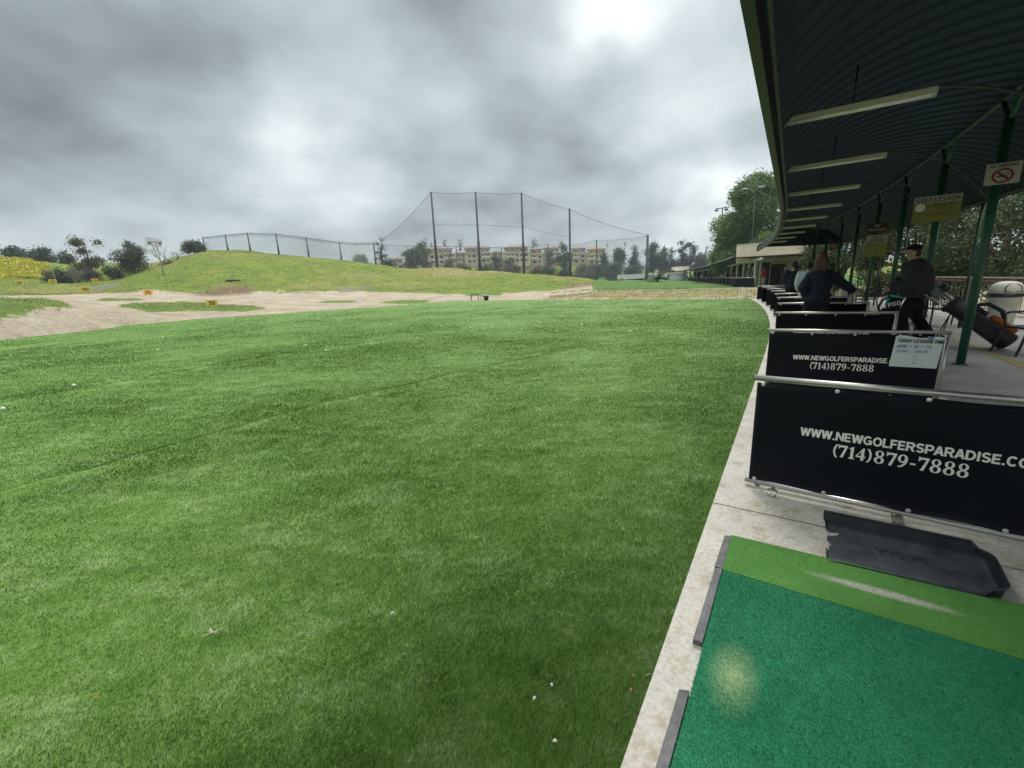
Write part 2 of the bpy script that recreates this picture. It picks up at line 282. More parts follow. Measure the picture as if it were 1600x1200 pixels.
# ------------------------------------------------------------------ terrain
TB = [(0, 532), (60, 525), (130, 518), (172, 513), (190, 509), (300, 499.5), (440, 490), (530, 483.5), (620, 478), (655, 474), (683, 471.8), (706, 470.3), (832, 468.6), (960, 468), (1080, 467.8), (1195, 467.5)]
tb = [G(x, y, -.03) for x, y in TB]
CT = [(0, 505, 26), (0, 488, 34), (0, 467, 44), (0, 462.5, 55), (0, 460, 80), (0, 448, 105), (0, 437, 130), (0, 404, 185), (0, 405, 230),
      (60, 495, 30), (60, 476, 42), (60, 466, 50), (60, 463, 58), (60, 459.5, 90), (60, 437, 130), (60, 408, 180), (60, 410, 230),
      (124, 492, 34), (124, 481, 45), (124, 470, 58), (124, 460, 85), (130, 447, 105), (130, 425, 150), (130, 412, 190),
      (200, 490, 38), (200, 476, 50), (200, 467, 62), (200, 456, 85), (200, 430, 118), (200, 425, 128), (200, 424, 160),
      (260, 480, 46), (260, 470, 58), (260, 457, 80), (260, 430, 105), (260, 406, 132), (262, 408, 165),
      (330, 487, 45), (330, 474, 56), (330, 459, 76), (330, 446, 88), (330, 418, 108), (330, 394.5, 128), (330, 398, 160),
      (400, 480, 46), (400, 466, 60), (400, 456, 78), (400, 425, 103), (400, 395, 128), (400, 399, 160),
      (480, 477, 49), (480, 465, 62), (480, 456, 78), (480, 430, 100), (480, 403, 124), (480, 410, 155),
      (560, 471, 52), (560, 463, 63), (560, 454, 78), (560, 435, 97), (560, 409, 120), (560, 416, 150),
      (640, 465, 58), (640, 457, 74), (640, 440, 94), (640, 418, 118), (640, 424, 150),
      (700, 466, 55), (700, 458.5, 70), (700, 442, 92), (700, 421.5, 115), (700, 430, 145),
      (770, 465, 52), (770, 457, 70), (770, 440, 90), (770, 422.3, 112), (770, 432, 140),
      (840, 464, 49), (840, 456, 68), (840, 440, 86), (840, 425.5, 106), (840, 436, 135),
      (880, 462, 47), (880, 452, 68), (885, 432, 102), (890, 440, 130), (910, 459, 45), (915, 449, 66), (920, 441, 96), (930, 441, 120),
      (1000, 460, 37), (1000, 452.7, 42), (1000, 448, 58), (1000, 442.5, 92), (950, 460, 38), (950, 453.5, 43), (950, 446, 70), (960, 442, 100),
      (1100, 459, 35), (1100, 451.5, 40), (1100, 447, 55), (1100, 442, 90), (1160, 459, 33), (1160, 450, 38.5), (1200, 449.5, 38), (1240, 447, 40),
      (640, 420, 250), (760, 419, 250), (880, 416, 250), (760, 436, 170), (640, 426, 180), (900, 437, 180), (980, 422, 260), (980, 440, 170), (1060, 438, 250), (1060, 441, 150),
      (400, 412, 260), (200, 414, 260), (0, 412, 320), (300, 418, 500), (700, 410, 480), (1050, 425, 450), (1150, 428, 300), (1150, 436, 110)]
cp = [(*D(*c)[:2], D(*c)[2]) for c in CT] + [(p[0], p[1], -.05) for p in tb]
for s_ in range(-10, 60, 6):
    for o_ in (0, 4, 9, 16): q = S(s_, o_); cp.append((q[0], q[1], -.1 if s_ < 31 else .25))
for s_ in range(-10, 80, 15): q = S(s_, 34); cp.append((q[0], q[1], 1.0)); q = S(s_, 120); cp.append((q[0], q[1], 5))
cp += [(-30*math.sin(a), -30*math.cos(a), -.2) for a in (-.9, -.3, .3, .9)]
cp = np.array(cp)
def lp(x, y):
    r = np.hypot(x, y)+1; return np.stack([np.arctan2(x, y)*2.2, np.log(r)*1.3], -1)
U = lp(cp[:, 0], cp[:, 1]); Kd = np.linalg.norm(U[:, None]-U[None], axis=2)
A = np.zeros((len(U)+3, len(U)+3)); A[:len(U), :len(U)] = Kd - 2e-3*np.eye(len(U))*-1; Pm = np.c_[np.ones(len(U)), U]; A[:len(U), len(U):] = Pm; A[len(U):, :len(U)] = Pm.T
W = np.linalg.solve(A, np.r_[cp[:, 2], 0, 0, 0])
def raw_h(x, y):
    q = lp(np.asarray(x, float), np.asarray(y, float)).reshape(-1, 2); out = np.empty(len(q))
    for i in range(0, len(q), 20000):
        c = q[i:i+20000]; k = np.linalg.norm(c[:, None]-U[None], axis=2); out[i:i+20000] = k@W[:-3] + np.c_[np.ones(len(c)), c]@W[-3:]
    return out
def fbm(x, y, sc, seed=0, oct=3):
    o = np.zeros(len(x))
    for i in range(oct):
        o += np.array([mnoise.noise((a*sc*2**i+seed, b*sc*2**i, seed*1.7)) for a, b in zip(x, y)])*.5**i
    return o
# turf outline in world XY: slab edge, then the far rim
sl = [S(s_, -.005) for s_ in np.arange(-8, 29.1, 1.0)]
TPOLY = [(p[0], p[1]) for p in sl] + [(p[0], p[1]) for p in tb[::-1]]
q0 = tb[0]; TPOLY += [(q0[0]-14, q0[1]-6), (q0[0]-16, -8)]
TPOLY = np.array(TPOLY)
def inpoly(x, y, poly):
    ins = np.zeros(len(x), bool); j = len(poly)-1
    for i in range(len(poly)):
        xi, yi = poly[i]; xj, yj = poly[j]
        c = ((yi > y) != (yj > y)) & (x < (xj-xi)*(y-yi)/(yj-yi+1e-12)+xi); ins ^= c; j = i
    return ins
def so_np(x, y):
    dx = x/K-p0[0]; dy = y/K-p0[1]; s = dx*tv[0]+dy*tv[1]; o = dx*nv[0]+dy*nv[1]
    return s, o + .0035*np.maximum(0, s-6)**2
def pdist(x, y, poly):
    d = np.full(len(x), 1e9); n = len(poly)
    for i in range(n):
        a = poly[i]; b = poly[(i+1) % n]; ab = b-a; t = np.clip(((x-a[0])*ab[0]+(y-a[1])*ab[1])/(ab@ab), 0, 1)
        d = np.minimum(d, np.hypot(x-a[0]-t*ab[0], y-a[1]-t*ab[1]))
    return d
def height(x, y):
    x = np.atleast_1d(np.asarray(x, float)); y = np.atleast_1d(np.asarray(y, float))
    z = raw_h(x, y); r = np.hypot(x, y)
    amp = np.clip((r-28)/60, 0, 1)*np.where((np.arctan2(x, y) > R(24)), .15, 1)
    z = z + amp*(fbm(x, y, .05, 3)*.8 + fbm(x, y, .25, 5, 2)*.18)
    s, o = so_np(x, y)
    inside = inpoly(x, y, TPOLY)
    slab = (o > -.3) & (s < 31)
    z = np.where(inside, np.minimum(z, -.12), z)
    z = np.where(slab, np.where(o < 11, -.12, np.maximum(np.minimum(z, 3), -.12)), z)
    return z
az = np.radians(np.r_[np.arange(-180, -62, 8), np.arange(-62, 56, .27), np.arange(56, 181, 8)])
rr = np.r_[.5, 3, 8, 14, 18*1.0165**np.arange(250)]
AZ, RR = np.meshgrid(az, rr); X = (RR*np.sin(AZ)).ravel(); Yv = (RR*np.cos(AZ)).ravel(); Z = height(X, Yv)
na, nr = len(az), len(rr)
idx = np.arange(na*nr).reshape(nr, na); FQ = np.stack([idx[:-1, :-1].ravel(), idx[:-1, 1:].ravel(), idx[1:, 1:].ravel(), idx[1:, :-1].ravel()], 1)
# ground cover, traced once on the photograph and carried onto the ground
Vn = np.stack([X, Yv, Z], 1) - np.array([0, 0, H]); dz = Vn@fw; dz = np.where(dz < 1, 1, dz)
PX = 800+F*(Vn@cam_r)/dz; PY = 600-F*(Vn@cam_u)/dz
vis = (Vn@fw > 1)
foot = np.interp(PX, [0, 100, 140, 200, 228, 300, 330, 400, 480, 560, 600, 640, 700, 800, 860, 900, 935, 960], [461.5, 461.5, 459.5, 457, 453, 457.5, 459, 455.5, 456.5, 453, 457, 456, 459, 457, 455, 447, 443, 443])
jit = fbm(X, Yv, .12, 9, 2)*2.2
hill = (PY+jit*.9 < foot) & (RR.ravel() > 55) & (PX < 945)
far = RR.ravel() > 135
patch = np.zeros(len(X), bool)
for pl in [[(-80, 465), (60, 465), (95, 470), (124, 480.5), (70, 479), (45, 486), (50, 494), (0, 500), (-80, 512)],
           [(178, 479), (200, 474), (290, 471), (330, 474), (400, 478), (421, 483), (380, 487), (300, 486), (230, 489), (215, 483)],
           [(145, 471), (160, 465), (228, 466), (228, 470.5)], [(115, 475.4), (140, 473), (165, 474.4)], [(505, 470.5), (560, 469), (557, 473), (500, 473.5)],
           [(585, 473), (610, 470), (640, 468), (680, 469.5), (690, 472), (650, 476), (600, 474)], [(720, 457), (770, 456), (790, 461), (730, 463)]]:
    patch |= inpoly(PX+jit*1.5, PY+jit*.5, np.array(pl, float))
plate = (PX > 925) & (RR.ravel() > 40) & (PY < 452.6) & (PY > 430)
bank = (PX > 845) & (RR.ravel() > 27) & (RR.ravel() < 62) & (PY > np.interp(PX, [850, 930, 1060, 1200], [466, 453, 452.6, 450])) & (PY < 470)
gr = np.where(hill | patch | far | plate, 1.0, 0.0); gr = np.where((far & (PY > foot) & (PX < 930)), 0.3, gr)
gr = np.where(bank, .60, gr)
gr = np.where(~vis, .6, gr)
brown = inpoly(PX+jit, PY+jit*.3, np.array([(303, 462), (318, 456), (345, 447), (385, 447), (402, 455), (380, 460), (340, 463)], float)) * 1.0
brown = np.maximum(brown, inpoly(PX, PY, np.array([(872, 452), (890, 443), (915, 441), (940, 445), (905, 450)], float))*.7)
dry = np.zeros(len(X)); dry[bank] = .62
for cx, cy, wx, wy, a in [(700, 426, 55, 7, .8), (640, 445, 60, 5, .4), (560, 432, 50, 4, .6), (450, 405, 60, 3, .3), (770, 424, 40, 3, .8), (250, 412, 25, 6, .5), (90, 452, 80, 5, .55), (500, 447, 50, 5, .5), (350, 402, 60, 4, .3), (880, 434, 20, 4, .5)]:
    dry = np.maximum(dry, a*np.exp(-((PX-cx)/wx)**2-((PY-cy)/wy)**2)*(vis))
lush = np.where(patch, .5, 0)+np.where(plate, 1.0, 0)
def soft(v, nr_=3, na_=2):
    g = v.reshape(len(rr), len(az)).astype(float)
    for _ in range(nr_): g[1:-1] = .25*g[:-2]+.5*g[1:-1]+.25*g[2:]
    for _ in range(na_): g[:, 1:-1] = .25*g[:, :-2]+.5*g[:, 1:-1]+.25*g[:, 2:]
    return g.ravel()
gr, brown, dry, lush = soft(gr, 5, 3), soft(brown, 3, 2), soft(dry, 2, 1), soft(lush)
ter = npmesh('hills', np.stack([X, Yv, Z], 1), FQ, None or MT['steel'], smooth=True)
for nm, v in (('grass', gr), ('brown', brown), ('dry', dry), ('lush', lush)):
    a = ter.data.attributes.new(nm, 'FLOAT', 'POINT'); a.data.foreach_set('value', v.astype(np.float32))
m = bpy.data.materials.new('rough ground'); m.use_nodes = True; t = m.node_tree; N = t.nodes; l = t.links.new; b = N['Principled BSDF']
b.inputs['Roughness'].default_value = .95; b.inputs['Specular IOR Level'].default_value = .1
co = N.new('ShaderNodeTexCoord')
def tn(scale, detail=6, rough=.6, st=None):
    n = N.new('ShaderNodeTexNoise'); n.inputs['Scale'].default_value = scale; n.inputs['Detail'].default_value = detail; n.inputs['Roughness'].default_value = rough
    if st:
        mp = N.new('ShaderNodeMapping'); mp.inputs['Scale'].default_value = st; l(co.outputs['Object'], mp.inputs[0]); l(mp.outputs[0], n.inputs['Vector'])
    else: l(co.outputs['Object'], n.inputs['Vector'])
    return n.outputs[0]
def rp(fac, stops):
    r = N.new('ShaderNodeValToRGB'); r.color_ramp.elements[0].position = stops[0][0]; r.color_ramp.elements[0].color = (*stops[0][1], 1)
    r.color_ramp.elements[1].position = stops[-1][0]; r.color_ramp.elements[1].color = (*stops[-1][1], 1)
    for p_, c_ in stops[1:-1]: q = r.color_ramp.elements.new(p_); q.color = (*c_, 1)
    l(fac, r.inputs[0]); return r.outputs[0]
def at(nm): a = N.new('ShaderNodeAttribute'); a.attribute_name = nm; return a.outputs['Fac']
def mix(f, a, b_):
    n = N.new('ShaderNodeMix'); n.data_type = 'RGBA'
    if isinstance(f, float): n.inputs[0].default_value = f
    else: l(f, n.inputs[0])
    l(a, n.inputs[6]); l(b_, n.inputs[7]); return n.outputs[2]
def ma(op, a, b_, cl=False):
    n = N.new('ShaderNodeMath'); n.operation = op; n.use_clamp = cl
    for i, v in enumerate((a, b_)):
        if isinstance(v, (int, float)): n.inputs[i].default_value = v
        else: l(v, n.inputs[i])
    return n.outputs[0]
sand = rp(tn(.35, 8, .7), [(.28, (.26, .215, .15)), (.5, (.46, .40, .295)), (.72, (.66, .60, .47))])
sand = mix(ma('MULTIPLY', tn(1.6, 6, .75, (1, 3.5, 1)), .55), sand, rp(tn(3.5, 5, .7), [(.35, (.20, .15, .10)), (.65, (.62, .53, .42))]))
grs = rp(tn(.28, 9, .78), [(.30, (.070, .125, .022)), (.5, (.160, .242, .034)), (.70, (.330, .345, .06))])
grs = mix(ma('MULTIPLY', tn(2.5, 6, .75), .5), grs, rp(tn(5, 4, .7), [(.35, (.045, .08, .02)), (.65, (.28, .29, .09))]))
lushc = rp(tn(.6, 6, .7), [(.3, (.045, .13, .035)), (.7, (.12, .23, .07))])
dryc = rp(tn(.9, 8, .75), [(.3, (.16, .15, .05)), (.5, (.36, .28, .14)), (.72, (.50, .40, .24))])
brc = rp(tn(1.2, 8, .7), [(.3, (.11, .075, .05)), (.7, (.30, .21, .15))])
g1 = mix(ma('MULTIPLY', at('lush'), .8), grs, lushc)
g1 = mix(ma('MULTIPLY', at('dry'), ma('ADD', tn(.7, 6, .7), .5), True), g1, dryc)
thr = ma('ADD', at('grass'), ma('MULTIPLY', ma('SUBTRACT', tn(.75, 9, .85), .5), 2.1))
gm = N.new('ShaderNodeMapRange'); gm.inputs['From Min'].default_value = .42; gm.inputs['From Max'].default_value = .58; l(thr, gm.inputs[0])
colr = mix(gm.outputs[0], sand, g1); colr = mix(at('brown'), colr, brc); l(colr, b.inputs['Base Color'])
bp = N.new('ShaderNodeBump'); bp.inputs['Strength'].default_value = 1.0; bp.inputs['Distance'].default_value = .4; l(tn(1.3, 8, .75), bp.inputs['Height']); l(bp.outputs[0], b.inputs['Normal'])
ter.data.materials.clear(); ter.data.materials.append(m); kind(ter, 'structure')
def hz(x, y): return float(height([x], [y])[0])
# ------------------------------------------------------------------ artificial turf
def turfmat():
    m = bpy.data.materials.new('artificial turf'); m.use_nodes = True; t = m.node_tree; N = t.nodes; l = t.links.new; b = N['Principled BSDF']
    b.inputs['Roughness'].default_value = .75; b.inputs['Specular IOR Level'].default_value = .16
    ge = N.new('ShaderNodeNewGeometry'); pos = ge.outputs['Position']
    def n_(sc, d, r, st=None):
        n = N.new('ShaderNodeTexNoise'); n.inputs['Scale'].default_value = sc; n.inputs['Detail'].default_value = d; n.inputs['Roughness'].default_value = r
        s_ = pos
        if st:
            mp = N.new('ShaderNodeMapping'); mp.inputs['Rotation'].default_value = (0, 0, R(-12)); mp.inputs['Scale'].default_value = st; l(pos, mp.inputs[0]); s_ = mp.outputs[0]
        l(s_, n.inputs['Vector']); return n.outputs[0]
    def mm(op, a, b_):
        n = N.new('ShaderNodeMath'); n.operation = op
        for i, v in enumerate((a, b_)):
            if isinstance(v, (int, float)): n.inputs[i].default_value = v
            else: l(v, n.inputs[i])
        return n.outputs[0]
    f = mm('ADD', mm('MULTIPLY', n_(1.3, 5, .65, (1, 2.1, 1)), .42), mm('MULTIPLY', n_(4.2, 4, .6, (1, 1.7, 1)), .34))
    f = mm('ADD', f, mm('MULTIPLY', n_(26, 3, .6), .26))
    r = N.new('ShaderNodeValToRGB'); e = r.color_ramp.elements
    e[0].position = .36; e[0].color = (.066, .150, .022, 1); e[1].position = .65; e[1].color = (.215, .322, .120, 1)
    q = e.new(.5); q.color = (.116, .222, .044, 1); l(f, r.inputs[0])
    a = N.new('ShaderNodeAttribute'); a.attribute_name = 'var'
    mr = N.new('ShaderNodeMapRange'); mr.inputs['To Min'].default_value = .45; mr.inputs['To Max'].default_value = 1.75; l(a.outputs['Fac'], mr.inputs[0])
    v = N.new('ShaderNodeVectorMath'); v.operation = 'SCALE'; l(r.outputs[0], v.inputs[0]); l(mr.outputs[0], v.inputs['Scale']); l(v.outputs[0], b.inputs['Base Color'])
    return m, N, l, b, n_
TM, N, l, b, n_ = turfmat()
bp = N.new('ShaderNodeBump'); bp.inputs['Strength'].default_value = .55; bp.inputs['Distance'].default_value = .03; l(n_(34, 5, .7), bp.inputs['Height']); l(bp.outputs[0], b.inputs['Normal'])
TMB = turfmat()[0]; TMB.name = 'turf fibres'
seam = [G(x, y, 0)[:2] for x, y in [(0, 772), (60, 753), (140, 736), (210, 712), (280, 693), (350, 672), (420, 653), (500, 632), (560, 618), (640, 600), (760, 572), (900, 545)]]
seam2 = [G(x, y, 0)[:2] for x, y in [(-60, 640), (60, 617), (180, 596), (330, 570), (480, 548), (600, 530)]]
def linedist(x, y, L_):
    d = np.full(len(x), 1e9)
    for a, b_ in zip(L_, L_[1:]):
        ab = b_-a; t = np.clip(((x-a[0])*ab[0]+(y-a[1])*ab[1])/(ab@ab), 0, 1); d = np.minimum(d, np.hypot(x-a[0]-t*ab[0], y-a[1]-t*ab[1]))
    return d
def turfh(x, y):
    return -.028 + .045*np.exp(-(linedist(x, y, seam)/.085)**2)*(.6+.5*fbm(x, y, .8, 4, 1)) + .02*np.exp(-(linedist(x, y, seam2)/.08)**2) + fbm(x, y, .35, 2, 2)*.010
pts = [Vector(p) for p in TPOLY]; edges = [(i, (i+1) % len(pts)) for i in range(len(pts))]
ta = np.radians(np.arange(-75, 50, .9)); tr_ = .5*1.05**np.arange(95)
TA, TR = np.meshgrid(ta, tr_); tx = (TR*np.sin(TA)).ravel(); ty = (TR*np.cos(TA)).ravel()
for q in (seam,):
    for a, b_ in zip(q, q[1:]):
        for t_ in np.linspace(0, 1, 14):
            for o_ in (-.14, -.07, 0, .07, .14):
                nn = np.array([-(b_-a)[1], (b_-a)[0]]); nn /= np.linalg.norm(nn); c_ = a+(b_-a)*t_+nn*o_; tx = np.r_[tx, c_[0]]; ty = np.r_[ty, c_[1]]
ok = inpoly(tx, ty, TPOLY) & (pdist(tx, ty, TPOLY) > .05)
pts += [Vector((a, b_)) for a, b_ in zip(tx[ok], ty[ok])]
vo, _, fo, *_r = delaunay_2d_cdt(pts, edges, [], 1, 1e-4)
vx = np.array([v.x for v in vo]); vy = np.array([v.y for v in vo]); vz = turfh(vx, vy)
turf = npmesh('turf', np.stack([vx, vy, vz], 1), np.array([f for f in fo if len(f) == 3]), TM, attr=np.full(len(vx), .42), smooth=True)
kind(turf, 'structure')
# turf skirt so its rim has thickness
sk = MB(); ring = [Vector((p[0], p[1], 0)) for p in TPOLY]
for i in range(len(sl)-1, len(sl)+len(tb)-1):
    a = ring[i]; c_ = ring[i+1]; sk.quad((a.x, a.y, -.02), (c_.x, c_.y, -.02), (c_.x, c_.y, -.3), (a.x, a.y, -.3))
kind(sk.build('turf_backing', MT['ink']), 'structure')
# fibres (one uncountable mass)
NB = 1900000
br = np.exp(rng.uniform(np.log(.75), np.log(45), NB))
br = br[(br < 12) | (rng.random(NB) < np.clip((45-br)/33, 0, 1))]; NB = len(br); ba = rng.uniform(R(-62), R(45), NB)
bx, by = br*np.sin(ba), br*np.cos(ba); s_, o_ = so_np(bx, by)
keep = (o_ < rng.normal(.0, .006, len(bx))) & (inpoly(bx, by, TPOLY) | ((o_ > -.02) & (s_ > -8) & (s_ < 28))); bx, by, br = bx[keep], by[keep], br[keep]; nb = len(bx)
def grid_noise(x, y, cell, seed):
    r_ = np.random.default_rng(seed); g = r_.normal(size=(256, 256)); u = x/cell+100; v_ = y/cell+100
    i, j = np.floor(u).astype(int), np.floor(v_).astype(int); fu, fv = u-i, v_-j; fu = fu*fu*(3-2*fu); fv = fv*fv*(3-2*fv)
    i %= 255; j %= 255
    return (g[i, j]*(1-fu)*(1-fv)+g[i+1, j]*fu*(1-fv)+g[i, j+1]*(1-fu)*fv+g[i+1, j+1]*fu*fv)
lean = grid_noise(bx, by, .55, 1)*.5+grid_noise(bx, by, .12, 2)*.5
la = .6 + lean*1.1 + rng.normal(0, .7, nb); lm = np.clip(rng.normal(.8, .35, nb), .1, 1.6)
hgt = rng.uniform(.011, .020, nb)*(1+np.clip(br-3, 0, 8)*.05); wd = .0014*np.maximum(1, br/2.6)*rng.uniform(.7, 1.3, nb)
wa = rng.uniform(0, math.pi, nb); bz = turfh(bx, by)if nb < 1000 else -.028 + .045*np.exp(-(linedist(bx, by, seam)/.085)**2)*.6 + .02*np.exp(-(linedist(bx, by, seam2)/.08)**2)+grid_noise(bx, by, 1.2, 5)*.003
V = np.empty((nb, 3, 3)); V[:, 0] = np.stack([bx-np.cos(wa)*wd, by-np.sin(wa)*wd, bz-.004], 1); V[:, 1] = np.stack([bx+np.cos(wa)*wd, by+np.sin(wa)*wd, bz-.004], 1)
V[:, 2] = np.stack([bx+np.cos(la)*lm*hgt, by+np.sin(la)*lm*hgt, bz+hgt*np.sqrt(np.clip(1.2-lm*.45, .2, 1))], 1)
vr = np.clip(rng.normal(.43, .23, nb)+(rng.random(nb) < .02)*.5*(br < 12), 0, 1)
kind(npmesh('grass', V.reshape(-1, 3), np.arange(nb*3).reshape(-1, 3), TMB, attr=np.repeat(vr, 3)), 'stuff')
# ------------------------------------------------------------------ concrete slab of the bays
m = bpy.data.materials.new('weathered concrete'); m.use_nodes = True; t = m.node_tree; N = t.nodes; l = t.links.new; b = N['Principled BSDF']; b.inputs['Roughness'].default_value = .88
co = N.new('ShaderNodeTexCoord')
c1 = rp(tn(1.5, 8, .7), [(.3, (.40, .38, .33)), (.5, (.56, .54, .48)), (.72, (.68, .66, .60))])
c2 = rp(tn(45, 4, .7), [(.38, (.19, .17, .13)), (.55, (.55, .54, .50))]); c3 = rp(tn(7, 6, .75), [(.50, (1, 1, 1)), (.60, (.80, .72, .58)), (.74, (.50, .41, .29))])
c1 = mix(.34, c1, c2); mu = N.new('ShaderNodeMix'); mu.data_type = 'RGBA'; mu.blend_type = 'MULTIPLY'; mu.inputs[0].default_value = .8; l(c1, mu.inputs[6]); l(c3, mu.inputs[7])
l(mu.outputs[2], b.inputs['Base Color']); bp = N.new('ShaderNodeBump'); bp.inputs['Strength'].default_value = .35; bp.inputs['Distance'].default_value = .01; l(tn(60, 6, .75), bp.inputs['Height']); l(bp.outputs[0], b.inputs['Normal'])
MT['concrete'] = m
def ribbon(name, o0, o1, z0, z1, s0, s1, m, step=.5, parent=None):
    mb = MB(); prev = None
    for s in np.arange(s0, s1+1e-6, step):
        r_ = [mb.bm.verts.new(S(s, o_, 0)+Vector((0, 0, z_))) for o_, z_ in ((o0, z0), (o0, z1), (o1, z1), (o1, z0))]
        if prev:
            for i in range(4): mb.bm.faces.new((prev[i], prev[(i+1) % 4], r_[(i+1) % 4], r_[i]))
        else: mb.bm.faces.new(r_)
        prev = r_
    mb.bm.faces.new(prev[::-1]); return mb.build(name, m, parent)
kind(ribbon('pavement', 0, 2.08, -.12, 0, -8, 29, MT['concrete']), 'structure')
MT['concrete2'] = mat('trodden grey concrete', (.27, .27, .25), .85, 0, .2, 1.6, .25, 50, .3, col2=(.38, .375, .345))
kind(ribbon('walkway', 2.095, 6.6, -.12, -.004, -8, 29, MT['concrete2']), 'structure')
kind(ribbon('path', 6.62, 9.6, -.12, .02, -8, 60, mat('pale path concrete', (.42, .39, .33), .9, 0, .15, 2, .2, 30)), 'structure')
MT['yline'] = mat('faded yellow floor paint', (.42, .34, .10), .8, 0, .3, 9, col2=(.30, .27, .15))
tag(ribbon('floor_line', 3.46, 3.60, -.002, .002, 1, 29, MT['yline']), 'faded yellow line painted along the walkway floor', 'floor line')
MT['wline'] = mat('faded white floor paint', (.42, .42, .38), .8, 0, .3, 9)
tag(ribbon('floor_line', 3.92, 3.97, -.002, .002, 5, 29, MT['wline']), 'thin worn white line painted beside the yellow line', 'floor line')
# joints, filled dark
jm = mat('dark joint filler', (.10, .09, .075), .95, 0, .3, 20)
mb = MB()
for s in [-.55+3.0*k for k in range(0, 10)]:
    f = SF(s); a = f@Vector((.0, 0, .0015)); b_ = f@Vector((5.9, 0, .0015)); d = (f.to_3x3()@Vector((0, .004, 0)))
    a2 = f@Vector((1.88, 0, .0015)); mb.quad(a-d, a2-d, a2+d, a+d)
kind(mb.build('pavement_joints', jm), 'structure')
# ------------------------------------------------------------------ dividers
def divider(first):
    Lx, Hz = 1.585, .775
    t = empty('bay_divider', 'x', 'divider', group='banner dividers between the hitting bays')
    MB().tube([(-.03, 0, Hz), (Lx+.02, 0, Hz)], .019, 14).build('top_rail', MT['steel'], t)
    MB().tube([(-.03, 0, .034), (Lx+.02, 0, .034)], .017, 14).build('bottom_rail', MT['steel'], t)
    MB().tube([(Lx, 0, .0), (Lx, 0, Hz)], .019, 14).build('post', MT['steel'], t)
    MB().tube([(.04, .03, .0), (.04, .03, Hz)], .014, 10).build('post', MT['steel'], t)
    for x in (.14, .78, 1.40):
        MB().box((x, -.03, .004), (.055, .17, .006), bev=.001).tube([(x, .01, .006), (x, .005, .045)], .014, 8).ball((x, -.08, .008), (.007, .007, .003), 8, 5).build('foot', MT['steel'], t)
    # banner with gentle folds
    nx, nz = 60, 16; mb = MB(); g = []
    for i in range(nx+1):
        row = []
        for j in range(nz+1):
            x = -.005+(Lx-.03)*i/nx; z = .054+(Hz-.024-.054)*j/nz; sag = 0
            if j == nz: z -= .006*abs(math.sin(x*math.pi/.40))
            if j == 0: z += .010*abs(math.sin(x*math.pi/.40))
            y = -.026 +   .004*mnoise.noise((x*2.6, z*3, 4))+.0025*mnoise.noise((x*9, z*2.5, 9))+.0012*math.sin(x*16+z*5)*(1-z)
            row.append(mb.bm.verts.new((x, y, z)))
        g.append(row)
    for i in range(nx):
        for j in range(nz): f = mb.bm.faces.new((g[i][j], g[i+1][j], g[i+1][j+1], g[i][j+1])); f.smooth = True
    bmesh.ops.solidify(mb.bm, geom=list(mb.bm.faces), thickness=.0015)
    bn = mb.build('banner', MT['vinyl'], t)
    for x in (.03, .42, .82, 1.20, 1.56):
        for z in (Hz-.035, .070):
            if z < .2 and x > 1.5: continue
            mb = MB(); mb.lathe([(.012, 0), (.0125, .002), (.010, .0035), (.004, .004)], seg=14).xf(Matrix.Translation((x, -.0315, z))@Matrix.Rotation(R(90), 4, 'X')).build('grommet', MT['bolt'], bn)
    return t, bn, Lx
TX = Matrix.Translation; RX90 = Matrix.Rotation(R(90), 4, 'X')
dv, bn, LX = divider(True)
stext('WWW.NEWGOLFERSPARADISE.COM', 'web_address', MT['print'], bn, .054, TX((.262, -.0345, .432))@RX90, wt=.20, sx=.955, gap=.06)
